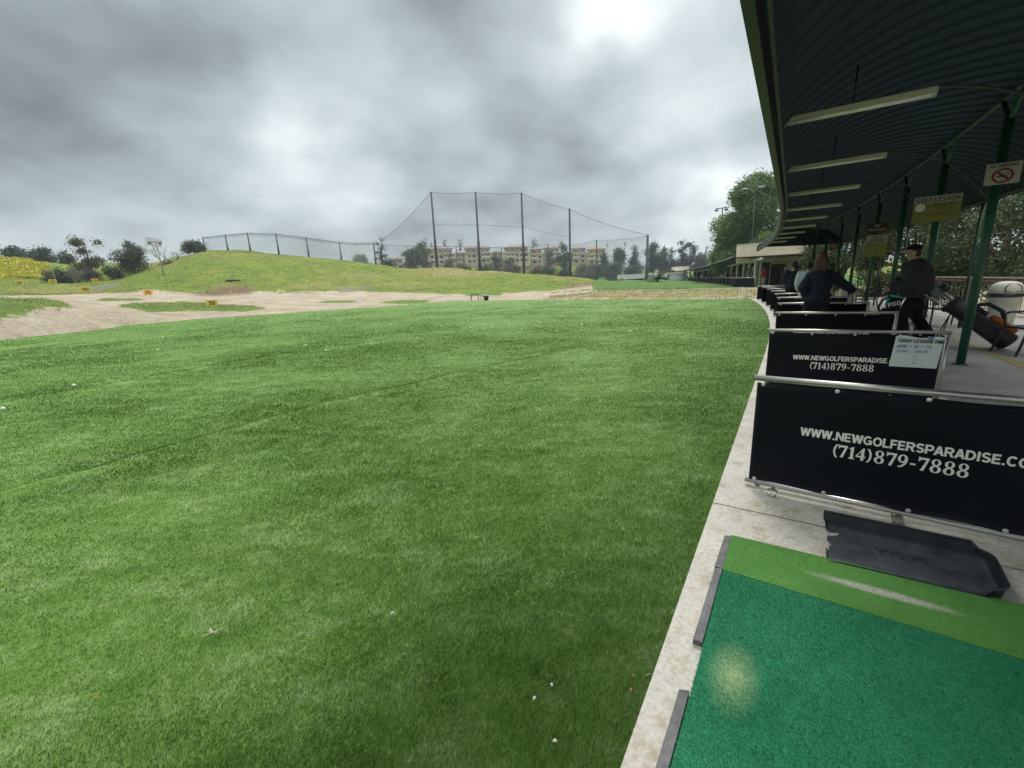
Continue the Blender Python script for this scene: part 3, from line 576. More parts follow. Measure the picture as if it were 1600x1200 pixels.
def serif_digits(parent, x0, z0, h):
    """phone number (714)879-7888 in a bold serif built glyph by glyph"""
    def ell(cx, cy, rx, ry, n=20, a0=0, a1=360): return [(cx+rx*math.cos(R(a0+(a1-a0)*i/n)), cy+ry*math.sin(R(a0+(a1-a0)*i/n))) for i in range(n+(0 if a1-a0 == 360 else 1))]
    def ringq(mb, A_, B_):
        n = len(A_)
        va = [mb.bm.verts.new((x, 0, y)) for x, y in A_]; vb = [mb.bm.verts.new((x, 0, y)) for x, y in B_]
        for i in range(n): mb.bm.faces.new((va[i], va[(i+1) % n], vb[(i+1) % n], vb[i]))
    def poly(mb, pts_):
        pts3 = [Vector((x, y, 0)) for x, y in pts_]; vs = [mb.bm.verts.new((x, 0, y)) for x, y in pts_]
        for t3 in tessellate_polygon([pts3]): 
            try: mb.bm.faces.new([vs[i] for i in t3])
            except ValueError: pass
    mb = MB(); x = 0; W_ = {'(': .34, ')': .40, '7': .60, '1': .44, '4': .62, '8': .64, '9': .62, '-': .42}
    lay = 0
    for ch in '(714)879-7888':
        def T_(p): return [(x0+(x+a)*h, z0+b_*h) for a, b_ in p]
        if ch in '()':
            o_ = ell(.42, .45, .34, .60, 14, 118, 242); i_ = ell(.50, .45, .30, .56, 14, 242, 118)
            p = o_+i_
            if ch == ')': p = [(.36-a, b_) for a, b_ in p]
            poly(mb, T_(p))
        elif ch == '7':
            poly(mb, T_([(.03, .66), (.03, 1), (.10, .94), (.56, .94), (.56, .86), (.34, 0), (.17, 0), (.42, .79), (.16, .79), (.08, .66)]))
        elif ch == '1': poly(mb, T_([(.06, 0), (.06, .06), (.15, .09), (.15, .78), (.05, .76), (.05, .81), (.30, .95), (.32, .95), (.32, .09), (.41, .06), (.41, 0)]))
        elif ch == '4':
            poly(mb, T_([(.02, .22), (.02, .30), (.40, .95), (.48, .95), (.48, .34), (.57, .34), (.57, .22), (.48, .22), (.48, 0), (.31, 0), (.31, .22)]))
            poly_h = T_([(.11, .34), (.31, .34), (.31, .68)])
            vs = [mb.bm.verts.new((a, -.0012, b_)) for a, b_ in poly_h]; f = mb.bm.faces.new(vs); f.material_index = 1
        elif ch == '8':
            ringq(mb, T_(ell(.30, .72, .235, .245)), T_(ell(.30, .73, .095, .175))); 
            y_ = -.0005; ringq(mb, T_(ell(.30, .245, .275, .265)), T_(ell(.30, .24, .115, .185)))
        elif ch == '9':
            ringq(mb, T_(ell(.29, .64, .26, .31)), T_(ell(.28, .65, .105, .225)))
            poly(mb, T_([(.44, .70), (.55, .66), (.54, .45), (.44, .20), (.27, .02), (.08, -.01), (.07, .06), (.24, .14), (.36, .30), (.40, .50)]))
        elif ch == '-': poly(mb, T_([(.05, .30), (.34, .30), (.34, .42), (.05, .42)]))
        x += W_[ch]
    o = mb.build('phone_number', MT['print'], parent, loc=(-.008, -.0345, 0)); o.data.materials.append(MT['vinyl']); return o
serif_digits(bn, .44, .328, .083)
labs = ['nearest black banner divider, full web address and phone number facing the camera', 'second black banner divider, with a white lesson time sheet taped on its right end',
        'third black banner divider, plain, behind the one carrying the lesson time sheet', 'fourth black banner divider from the camera, steel railed, in front of the red haired woman',
        'fifth black banner divider from the camera, just past the woman with red hair', 'sixth black banner divider from the camera, seen as a thin strip', 'seventh black banner divider from the camera, beside the person in grey',
        'eighth black banner divider from the camera, near the man in dark jacket', 'ninth black banner divider from the camera, second from the far end', 'farthest black banner divider at the end of the bay line']
for i in range(10):
    s = 3.02*i + .03 if i else -.12; o = dv if i == 0 else None
    rz = SR(s) + (R(-4.5) if i == 0 else 0) + (R(2) if i == 1 else 0)
    loc = S(s, .15 if i else .20)
    if i == 0: dv.location = loc; dv.rotation_euler = (0, 0, rz); dv['label'] = labs[0]
    else:
        c = copy_tree(dv, None, loc, rz, labs[i])
        if i == 1: dv2 = c
# lesson time sheet: an object of its own, taped to divider 2
sh = empty('notice_sheet', 'white TODAY LESSION TIME sheet with blue handwriting taped to the second divider', 'notice'); sh.location = dv2.location; sh.rotation_euler = dv2.rotation_euler
mb = MB(); A_ = [(1.165, .735), (1.548, .725), (1.528, .40), (1.145, .405)]
g = []
for i in range(9):
    row = []
    for j in range(9):
        u_, v_ = i/8, j/8; top = Vector((*A_[0], 0)).lerp(Vector((*A_[1], 0)), u_); bot = Vector((*A_[3], 0)).lerp(Vector((*A_[2], 0)), u_); p = bot.lerp(top, v_)
        row.append(mb.bm.verts.new((p.x, -.046-.006*abs(math.sin(u_*5+v_*2)), p.y+(.012*math.sin(u_*9) if j == 8 else 0))))
    g.append(row)
for i in range(8):
    for j in range(8): f = mb.bm.faces.new((g[i][j], g[i+1][j], g[i+1][j+1], g[i][j+1])); f.smooth = True
mb.build('paper', mat('laminated paper', (.66, .72, .73), .35, 0, .05, 4), sh)
MT['pen'] = mat('blue marker ink', (.03, .05, .30), .6, 0, .1, 5)
zz = -.0545
stext('TODAY LESSION TIME', 'heading', MT['ink'], sh, .038, TX((1.185, zz, .672))@Matrix.Rotation(R(1.5), 4, 'Y')@RX90, wt=.2, sx=.80)
stext('APR / 10 / 25', 'handwriting', MT['pen'], sh, .034, TX((1.18, zz, .610))@RX90, wt=.13, shear=.15, sx=1.1)
stext('19:00  - 20:00', 'handwriting', MT['pen'], sh, .028, TX((1.18, zz, .560))@RX90, wt=.13, shear=.15, sx=1.2)
for z_ in (.52, .485, .45): MB().box((1.345, zz, z_), (.035, .001, .004)).build('dash', MT['ink'], sh)
MB().box((1.44, zz, .722), (.05, .002, .03), ry=.2).build('tape', mat('blue tape', (.12, .22, .38), .5), sh)
# ------------------------------------------------------------------ hitting mat and tray
mt = empty('hitting_mat', 'large green golf hitting mat with a brighter outer strip, nearest the camera', 'hitting mat')
c1_, c2_, c3_, c4_ = [Vector(G(x, y, .03)) for x, y in [(1143, 836), (1600, 945), (1045, 1200), (1130, 890)]]
ex = (c2_-c1_).normalized(); ey = (c3_-c1_).normalized()
def mq(u, v, z=.03): q = c1_+ex*u+ey*v; return Vector((q.x, q.y, z))
def slabpoly(name, pts_, z0, z1, m, parent):
    mb = MB(); mb.prism([(p[0], p[1]) for p in pts_], z0, z1); return mb.build(name, m, parent)
wst = (c4_-c1_).length
def fibre_mat(name, ca, cb, cc, wear=None, line=None):
    m = bpy.data.materials.new(name); m.use_nodes = True; global N, l, co
    t = m.node_tree; N = t.nodes; l = t.links.new; b = N['Principled BSDF']; b.inputs['Roughness'].default_value = .75; b.inputs['Specular IOR Level'].default_value = .3
    co = N.new('ShaderNodeTexCoord')
    base = rp(tn(230, 3, .7), [(.3, ca), (.5, cb), (.72, cc)])
    soft = rp(tn(3.2, 4, .6), [(.3, tuple(c*.85 for c in cb)), (.7, tuple(min(1, c*1.25+.02) for c in cb))])
    base = mix(.72, base, soft)
    for (cx, cy, rx, ry, ang, col, amt) in (wear or []):
        mp = N.new('ShaderNodeMapping'); mp.vector_type = 'TEXTURE'; mp.inputs['Location'].default_value = (cx, cy, .03); mp.inputs['Rotation'].default_value = (0, 0, ang); mp.inputs['Scale'].default_value = (rx, ry, 1)
        l(co.outputs['Object'], mp.inputs[0]); gr_ = N.new('ShaderNodeTexGradient'); gr_.gradient_type = 'SPHERICAL'; l(mp.outputs[0], gr_.inputs[0])
        fac = ma('MULTIPLY', gr_.outputs[1], ma('MULTIPLY', ma('ADD', tn(120, 3, .8), .35), amt), True)
        cc_ = rp(tn(260, 2, .5, (1, .25, 1)), [(.35, tuple(c*.55 for c in col)), (.6, col)])
        base = mix(fac, base, cc_)
    l(base, b.inputs['Base Color'])
    bp = N.new('ShaderNodeBump'); bp.inputs['Strength'].default_value = .8; bp.inputs['Distance'].default_value = .006; l(tn(260, 3, .7), bp.inputs['Height']); l(bp.outputs[0], b.inputs['Normal'])
    return m
wp = G(1145, 1055, .03); sp = G(1375, 925, .03)
m_a = fibre_mat('bright green mat pile', (.022, .10, .012), (.080, .245, .040), (.20, .44, .11), [(sp[0], sp[1], .30, .035, math.atan2(ex.y, ex.x)-.03, (.60, .58, .50), 2.2)])
m_b = fibre_mat('teal green mat pile', (.004, .10, .045), (.012, .205, .090), (.06, .36, .19), [(wp[0], wp[1], 0.095, .19, math.atan2(ey.y, ey.x)+R(90), (.46, .56, .26), .8)])
slabpoly('outer_strip', [mq(0, 0), mq(1.62, 0), mq(1.62, wst+.06), mq(0, wst-.0)], .002, .031, m_a, mt)
slabpoly('main_pad', [mq(0.004, wst+.001), mq(1.62, wst+.061), mq(1.62, 1.9), mq(.004, 1.9)], .002, .029, m_b, mt)
def rub(v0, v1, wdt=.037):
    slabpoly('rubber_edge', [mq(-.002, v0), mq(-wdt*.9, v0+.012), mq(-wdt, v1), mq(-.002, v1)], .001, .024, MT['rubber'], mt)
dm = (Vector(G(1130, 890, .02))-c1_).dot(ey); d2_ = (Vector(G(1100, 1006, .02))-c1_).dot(ey); d3_ = (Vector(G(1085, 1084, .02))-c1_).dot(ey)
rub(0, dm-.004); rub(dm, d2_); rub(d3_, 1.9)
# standing fibres on the mat (part of it, uncountable)
NBm = 260000; u_ = rng.uniform(0.0, 1.6, NBm); v_ = rng.uniform(0.0, 1.75, NBm)
for nm, sel, mm_ in (('outer_pile', v_ < wst+.037*u_, mat('bright pile fibre', (.075, .225, .042), .7, 0, .35, 25, attr='var')), ('main_pile', v_ >= wst+.037*u_, mat('teal pile fibre', (.012, .205, .090), .6, 0, .35, 25, attr='var'))):
    uu, vv = u_[sel], v_[sel]; n_b = len(uu); bxy = np.array(c1_[:2])+uu[:, None]*np.array(ex[:2])+vv[:, None]*np.array(ey[:2])
    dwp = np.hypot(bxy[:, 0]-wp[0], bxy[:, 1]-wp[1]); kp = rng.random(n_b) < np.clip((dwp-.02)/.13, 0, 1)
    bxy = bxy[kp]; n_b = len(bxy); a_ = rng.uniform(0, 6.28, n_b); wd_ = .0009; hh = rng.uniform(.003, .007, n_b)
    V = np.empty((n_b, 3, 3)); V[:, 0, :2] = bxy - wd_*np.stack([np.cos(a_), np.sin(a_)], 1); V[:, 1, :2] = bxy + wd_*np.stack([np.cos(a_), np.sin(a_)], 1); V[:, :2, 2] = .029
    V[:, 2, :2] = bxy + rng.normal(0, .0025, (n_b, 2)); V[:, 2, 2] = .029+hh
    o = npmesh(nm, V.reshape(-1, 3), np.arange(n_b*3).reshape(-1, 3), mm_, attr=np.repeat(np.clip(rng.normal(.5, .2, n_b), 0, 1), 3), parent=mt); kind(o, 'stuff')
# tray
ty_ = empty('ball_tray', 'black plastic ball tray with a broken end lying beside the hitting mat', 'ball tray')
Q = [np.array(G(x, y, .02))[:2] for x, y in [(1285, 815), (1285, 876), (1580, 945), (1545, 872)]]
def tq(u, v):   # u along, v across; 0..1
    a = Q[0]*(1-u)+Q[3]*u; b_ = Q[1]*(1-u)+Q[2]*u; return a*(1-v)+b_*v
nu, nvv = 90, 34; mb = MB(); g = {}
def tray_z(u, v):
    e_ = .085
    def rise(d, w_, h_): return h_*min(1, 1.25*max(0, 1-d/w_))**1.3 if d < w_ else 0
    z = .006 + max(rise(v, .085, .085), rise(1-v, .05, .024), rise(1-u, .035, .060), rise(u, .03, .06))
    for k in range(5):
        cu = .36+.062*k; dd = math.hypot((u-cu)*1.2, (v-.42)*.47); z += .012*math.exp(-((dd-.024)/.008)**2)
    return z
for i in range(nu+1):
    for j in range(nvv+1):
        u_, v_ = i/nu, j/nvv
        # rounded right corners
        uu = u_; rr_ = .12
        if uu > 1-rr_:
            vv_ = abs(v_-.5)*2; lim = 1-rr_*.9*max(0, (vv_-.55)/.45)**2.2; uu = min(uu, lim) if uu > lim else uu
        p = tq(uu, v_); out = 0
        g[i, j] = mb.bm.verts.new((p[0], p[1], tray_z(u_, v_)))
def broken(u, v):
    return (u < .035+.018*math.sin(v*13+1)+.008*math.sin(v*41) and .30 < v < .80) or (u < .115 and .17+.012*math.sin(u*50) < v < .36-(u*1.1)) or (u < .02 and .12 < v)
for i in range(nu):
    for j in range(nvv):
        if broken((i+.5)/nu, (j+.5)/nvv): continue
        f = mb.bm.faces.new((g[i, j], g[i+1, j], g[i+1, j+1], g[i, j+1])); f.smooth = True
bmesh.ops.delete(mb.bm, geom=[v for v in mb.bm.verts if not v.link_faces], context='VERTS')
bmesh.ops.solidify(mb.bm, geom=list(mb.bm.faces), thickness=.004)
lip = [(u_, 0.0) for u_ in np.linspace(.0, 1-.035, 20)]+[(1, v_) for v_ in np.linspace(.0, 1, 26)]+[(u_, 1) for u_ in np.linspace(.96, .05, 18)]
lp_ = []
for u_, v_ in lip:
    uu = u_; vv_ = abs(v_-.5)*2; lim = 1-.12*.9*max(0, (vv_-.55)/.45)**2.2
    if uu > .88: uu = min(uu, lim)
    p = tq(uu, v_); lp_.append((p[0], p[1], tray_z(u_, v_)))
MB().tube(lp_, .0065, 8).build('rim', MT['black'], ty_)
to = mb.build('tray_shell', MT['tray'], ty_); da = to.data.attributes.new('wall_shade', 'FLOAT', 'POINT')
da.data.foreach_set('value', [float(np.clip(1.0-(v.co.z-.010)/.025, -.5, 1.0)) for v in to.data.vertices])  # inner-wall shade painted in by height: darker walls, lighter floor
# ------------------------------------------------------------------ canopy
def roofz(o):
    x = min(1, abs((o-2.17)/2.24)); return 3.02 + 1.12*(1-x**2.4)**.62
cn = empty('canopy', 'long dark green barrel vaulted canopy over the hitting bays', 'canopy', S(3, 2.2))
inv = Matrix.Translation(-cn.location)
prof = [(-.03, 2.97), (-.03, 3.10)]+[(-.03+.03*k+0, 0) for k in range(1, 1)]
os_ = [.0+4.40*(.5-.5*math.cos(math.pi*k/26)) for k in range(27)]
mb = MB(); prev = None; s_vals = np.arange(-4.4, 28.61, .06)
for i, s in enumerate(s_vals):
    ph = i % 6; dzr = (.0, .0, .0, .0, .024, .024)[ph]
    row = [mb.bm.verts.new(S(s, o_, roofz(o_)-dzr if 0 < k < 26 else roofz(o_))) for k, o_ in enumerate(os_)]
    if prev:
        for k in range(26): mb.bm.faces.new((prev[k], row[k], row[k+1], prev[k+1]))
    prev = row
bmesh.ops.solidify(mb.bm, geom=list(mb.bm.faces), thickness=-.01)
mb.xf(inv).build('corrugated_roof', MT['roof_in'], cn)
def along(name, o_, z_, r_, m, s0=-4.4, s1=28.5, seg=8, wav=0):
    MB().tube([S(s, o_+wav*math.sin(s*2.1), z_) for s in np.arange(s0, s1, .5)], r_, seg).xf(inv).build(name, m, cn)
fa = MB(); prev = None
for s in np.arange(-4.4, 28.6, .5):
    r_ = [fa.bm.verts.new(S(s, a, b_)) for a, b_ in ((-.015, 2.97), (-.03, 3.19), (.05, 3.20), (.055, 3.17), (.055, 2.99), (.05, 2.965))]
    if prev:
        for k in range(6): fa.bm.faces.new((prev[k], prev[(k+1) % 6], r_[(k+1) % 6], r_[k]))
    prev = r_
fa.xf(inv).build('gutter', MT['roof_dk'], cn)
along('gutter_pipe', .10, 3.03, .016, MT['conduit'])
along('purlin', 2.8, 4.02, .030, MT['conduit'], seg=8); along('rear_purlin', 4.28, 3.12, .035, MT['roof_dk'])
# wavy electrical conduit along the lamps
cpt = []
for i, s in enumerate(ST[:-1]):
    for f_ in (0, .06, .2, .5, .8, .94): cpt.append(S(s+3*f_, .05+.16*math.sin(math.pi*f_), 3.42+.10*math.sin(math.pi*f_)))
MB().tube(cpt, .009, 6).xf(inv).build('conduit', MT['conduit'], cn)
# end wall of the vault
ew = MB(); vs = [ew.bm.verts.new(S(28.55, o_, roofz(o_)+.01)) for o_ in os_]; ew.bm.faces.new(vs); bmesh.ops.solidify(ew.bm, geom=list(ew.bm.faces), thickness=.02); ew.xf(inv).build('gable_panel', MT['roof_in'], cn)
for k, s in enumerate(ST):
    mb = MB(); mb.tube([S(s, 2.8, 0), S(s, 2.8, 3.66)], .052, 14); mb.lathe([(.09, 0), (.09, .012), (.055, .014)], c=tuple(S(s, 2.8, .0))); mb.xf(inv).build('post', MT['green_post'], cn)
    MB().tube([S(s-.42, 2.8, 4.0), S(s, 2.8, 3.62), S(s+.42, 2.8, 4.0)], .028, 8).xf(inv).build('brace', MT['green_post'], cn)
    arc = [(2.8, 2.47), (2.70, 2.62), (2.6, 2.76), (2.43, 2.96), (2.25, 3.14), (2.02, 3.28), (1.78, 3.385), (1.6, 3.43), (1.44, 3.46), (.1, 3.47)]
    MB().tube([S(s, a, b_) for a, b_ in arc], .012, 8).xf(inv).build('lamp_arm', MT['conduit'], cn)
    MB().tube([S(s, .75, 3.46), S(s, .75, roofz(.75)-.03)], .010, 6).xf(inv).build('hanger', MT['roof_in'], cn)
    if k >= 4: MB().tube([S(s, 4.28, 0), S(s, 4.28, 3.1)], .03, 8).xf(inv).build('rear_post', MT['green_post'], cn)
# lamps
lm = empty('strip_light', 'x', 'strip light', group='unlit fluorescent strip lights under the canopy')
MB().box((.625, 0, .028), (1.25, .11, .045), bev=.006).build('housing', MT['fixture'], lm)
for y_ in (-.032, .032): MB().tube([(.03, y_, -.008), (1.22, y_, -.008)], .013, 8).build('tube', MT['tube'], lm)
for x_ in (.012, 1.238): MB().box((x_, 0, -.006), (.02, .10, .034), bev=.004).build('lamp_holder', MT['fixture'], lm)
lords = ['nearest', 'second', 'third', 'fourth', 'fifth', 'sixth', 'seventh', 'eighth', 'farthest']
for k, s in enumerate(ST[1:]):
    lab = f'{lords[k]} long white strip light under the canopy, counted from the camera'
    rz = SR(s); loc = S(s, .08, 3.40)
    if k == 0: lm.location = loc; lm.rotation_euler = (0, 0, rz); lm['label'] = lab
    else: copy_tree(lm, None, loc, rz, lab)
# ------------------------------------------------------------------ hanging signs
def board(name, label, px, py, s, o_, wdt, hgt, m, rz=0.0):
    f = SF(s, o_); d = ray(px, py); n_ = f.to_3x3()@Vector((0, 1, 0)); c_ = f.translation
    tt = (c_-Vector((0, 0, H))).dot(n_)/Vector(d).dot(n_); p = Vector((0, 0, H))+Vector(d)*tt
    e_ = empty(name, label, 'sign', p, SR(s)+rz)
    MB().box((0, 0, 0), (wdt, .008, hgt), bev=.002).build('board', m, e_); return e_
MT['sg_w'] = mat('dirty white sign board', (.36, .345, .30), .6, 0, .1, 4)
MT['maroon'] = mat('dark maroon sign', (.055, .012, .010), .6)
MT['sg_y'] = mat('yellow green sign print', (.22, .22, .055), .6, 0, .12, 6)
s1 = board('no_smoking_sign', 'white NO SMOKING sign with red prohibition circle high on the nearest green post', 1567, 271, ST[2]-.10, 2.8, .335, .27, MT['sg_w'])
stext('NO SMOKING', 'lettering', MT['ink'], s1, .036, TX((0, -.006, .082))@RX90, wt=.2, align='CENTER', sx=1.0)
rg = MB(); n_r = 28
va = [[rg.bm.verts.new((r_*1.12*math.cos(2*math.pi*k/n_r), 0, r_*math.sin(2*math.pi*k/n_r))) for k in range(n_r)] for r_ in (.094, .070)]
for k in range(n_r): rg.bm.faces.new((va[0][k], va[0][(k+1) % n_r], va[1][(k+1) % n_r], va[1][k]))
rg.bm.faces.new([rg.bm.verts.new(p) for p in ((-.062, 0, .036), (-.046, 0, .056), (.062, 0, -.036), (.046, 0, -.056))][::-1])
rg.build('prohibition_ring', MT['red'], s1, loc=(0, -.008, -.028))
mb = MB(); mb.box((-.02, 0, 0), (.075, .001, .016)); mb.box((.035, 0, 0), (.016, .001, .016)); mb.tube([(.03, 0, .012), (.02, 0, .03), (.05, 0, .035), (.055, 0, .012)], .004, 5); mb.build('cigarette', MT['ink'], s1, loc=(0, -.0062, -.035))
s2 = board('golf_lesson_sign', 'yellow GOLF LESSON poster with a ball on a tee, hung on the second post', 1463, 326, ST[3]-.10, 2.8, .565, .40, MT['sg_y']); s2.scale = (1.17, 1.17, 1.17)
MB().box((0, -.0055, .145), (.563, .002, .105)).build('top_band', MT['sg_w'], s2)
stext('GOLF LESSON', 'heading', MT['ink'], s2, .064, TX((0, -.0075, .110))@RX90, wt=.17, align='CENTER', sx=1.02)
text('Kenny Kim', 'name_line', mat('dark green print', (.02, .10, .02), .6), s2, .062, TX((.10, -.006, .035))@RX90, bold=.0018, align='CENTER')
text('(PGA Member)', 'small_line', MT['ink'], s2, .034, TX((.10, -.006, -.012))@RX90, align='CENTER')
stext('(909)222-0220', 'phone_line', mat('sign brown print', (.10, .06, .02), .6), s2, .052, TX((.06, -.006, -.105))@RX90, wt=.12, align='CENTER', sx=.95)
MB().lathe([(.001, 0), (.035, .001), (.055, .004), (.062, .006)][::-1], seg=20).xf(TX((-.20, -.006, .03))@RX90).build('ball_picture', MT['white'], s2)
MB().box((-.20, -.007, -.09), (.008, .002, .13)).build('tee_picture', MT['ink'], s2)
s3 = board('no_trespassing_sign', 'small dark brown red sign lettered NO above the small yellow green poster', 1371, 356, ST[5]-.10, 2.75, .48, .26, MT['maroon'])
stext('NO', 'lettering', MT['sg_w'], s3, .075, TX((0, -.006, .025))@RX90, align='CENTER'); stext('TRESPASSING', 'lettering', MT['sg_w'], s3, .065, TX((0, -.006, -.085))@RX90, wt=.15, align='CENTER', sx=.85)
s4 = board('lesson_poster', 'small yellow green lesson poster below the dark red sign on the fifth post', 1369, 384, ST[5]-.10, 2.75, .50, .62, MT['sg_y'])
MB().box((0, -.0055, .20), (.498, .002, .21)).build('top_band', MT['sg_w'], s4)
stext('GOLF', 'lettering', MT['ink'], s4, .07, TX((0, -.008, .215))@RX90, align='CENTER'); stext('LESSON', 'lettering', MT['ink'], s4, .07, TX((0, -.008, .12))@RX90, align='CENTER')
s5 = board('warning_sign', 'tiny dark sign with yellow lettering on the farther green post', 1306, 385, ST[8]-.1, 2.6, .50, .26, MT['wood'])
stext('NO ENTRY', 'lettering', MT['yellow'], s5, .07, TX((0, -.006, -.02))@RX90, align='CENTER', sx=.9)
# ================================================================== PART 2: beyond the bays
def groundpt(px, py, depth, z=None):
    """point at the given depth along the view direction on the photo column px"""
    d = ray(px, py); d = d/ (d@fw); q = np.array([0, 0, H])+d*depth; return q
def dist_of(px, depth): d = ray(px, 440); d = d/(d@fw)*depth; return math.hypot(d[0], d[1])
# ---------------- foliage
def leaves(name, blobs, n, size, m, parent=None, flat=.6, shell=.55, seed=1):
    """blobs: (x,y,z,rx,ry,rz). many small leaf faces spread through the crown volume"""
    r_ = np.random.default_rng(seed); bl = np.array(blobs, float); vol = (bl[:, 3]*bl[:, 4]*bl[:, 5])**.8; pr = vol/vol.sum()
    k = r_.choice(len(bl), n, p=pr); u = r_.normal(size=(n, 3)); u /= np.linalg.norm(u, axis=1)[:, None]
    rad = shell+(1-shell)*r_.random(n)**.7; rad = np.where(r_.random(n) < .22, r_.random(n)**.5*1.02, rad)
    # clumps: pull leaves toward sprig centres
    c = bl[k, :3]+u*rad[:, None]*bl[k, 3:]
    ns = max(12, n//22); sp_ = c[r_.integers(0, n, ns)]; which = r_.integers(0, ns, n)
    cl = r_.random(n) < .65; spread = size*2.2
    c = np.where(cl[:, None], sp_[which]+r_.normal(0, spread, (n, 3))*[1, 1, .7], c)
    nr_ = r_.normal(size=(n, 3)); nr_[:, 2] += flat; nr_ /= np.linalg.norm(nr_, axis=1)[:, None]
    a = np.cross(nr_, r_.normal(size=(n, 3))); a /= np.linalg.norm(a, axis=1)[:, None]; b_ = np.cross(nr_, a)
    s_ = size*r_.uniform(.55, 1.3, n)[:, None]
    V = np.stack([c-a*s_, c-b_*s_*.42, c+a*s_, c+b_*s_*.42], 1)
    var = np.clip(.45+.16*r_.normal(size=ns)[which]*cl+.12*r_.normal(size=n), 0, 1)
    return npmesh(name, V.reshape(-1, 3), np.arange(n*4).reshape(-1, 4), m, attr=np.repeat(var, 4), parent=parent)
def tree(name, label, px, yb, yt, wpx, dist, leafm, n=2200, size=None, trunk=.3, kind_='round', seed=None, group=None, cat='tree', ground=True, zb=None, lean=0):
    seed = seed or int(px*7+yt); r_ = np.random.default_rng(seed)
    base = D(px, yb, dist); top = D(px, yt, dist); e0 = D(px-wpx/2, yb, dist); e1 = D(px+wpx/2, yb, dist)
    Wd = math.hypot(*(e1-e0)[:2]); hgt = top[2]-base[2]
    bz_ = base[2]; gz = hz(base[0], base[1]) if zb is None else zb
    if gz < bz_: hgt += bz_-gz; bz_ = gz
    e_ = empty(name, label, cat, (base[0], base[1], bz_), group=group)
    rx = Wd/2; size = size or max(.10, dist*.0018); n = int(n*1.5); bl = []
    tb_ = MB()
    if kind_ == 'round':
        nb_ = 14 if n < 8000 else 34; z0 = hgt*trunk
        for i in range(nb_):
            a = r_.uniform(0, 6.28); q = r_.uniform(0, 1)**.6; zz_ = r_.uniform(z0+hgt*.10, hgt*.84); env = math.sqrt(max(.05, 1-((zz_-(z0+hgt)*.48)/(hgt*.58))**2))
            rr_ = rx*r_.uniform(.28, .46); bl.append((math.cos(a)*q*(rx-rr_)*env*1.1, math.sin(a)*q*(rx-rr_)*env*1.1, zz_, rr_, rr_, rr_*.75*min(1.2, hgt/(2*rx)+.35)))
        bl.append((0, 0, hgt*.86, rx*.3, rx*.3, hgt*.13))
    elif kind_ == 'bush':
        for i in range(9):
            a = r_.uniform(0, 6.28); q = r_.uniform(.1, .75); rr_ = rx*r_.uniform(.32, .5); bl.append((math.cos(a)*q*rx, math.sin(a)*q*rx, hgt*r_.uniform(.25, .62), rr_, rr_, hgt*r_.uniform(.26, .38)))
    elif kind_ == 'pine':
        nb_ = 16
        for i in range(nb_):
            f_ = i/(nb_-1); zz_ = hgt*(.12+.84*f_); w_ = rx*(1-f_*.88)*r_.uniform(.65, 1.1)
            for j in range(2):
                a = r_.uniform(0, 6.28); bl.append((math.cos(a)*w_*.45, math.sin(a)*w_*.45, zz_, w_*.62+.1, w_*.62+.1, hgt*.055))
    elif kind_ == 'tuft':      # sparse tiered crown of a tall eucalyptus or araucaria
        for i in range(7):
            f_ = i/6; zz_ = hgt*(.35+.62*f_); w_ = rx*r_.uniform(.35, .6)*(1-.4*f_); a = r_.uniform(0, 6.28)
            bl.append((math.cos(a)*rx*.45, math.sin(a)*rx*.45, zz_, w_, w_, hgt*.06))
    elif kind_ == 'open':
        for i in range(11):
            a = r_.uniform(0, 6.28); q = r_.uniform(.15, .8); rr_ = rx*r_.uniform(.18, .32); bl.append((math.cos(a)*q*rx, math.sin(a)*q*rx, hgt*r_.uniform(.32, .93), rr_, rr_, rr_*.7))
    th = .028*hgt+.03
    tb_.tube([(0, 0, -.3), (lean*.3+th*.5, 0, hgt*.35), (lean*.6-th*.4, th, hgt*.62), (lean, 0, hgt*.88)], [th, th*.8, th*.5, th*.15], 7)
    for b_ in bl[:7] if kind_ != 'pine' else []:
        z_ = hgt*r_.uniform(.22, .5); tb_.tube([(th*.3, 0, z_), (b_[0]*.5, b_[1]*.5, (z_+b_[2])*.52), (b_[0], b_[1], b_[2])], [th*.45, th*.3, th*.12], 5)
    tb_.build('trunk', MT['barkm'], e_)
    leaves('crown', bl, n, size, MT['leaf_'+leafm], e_, seed=seed); return e_
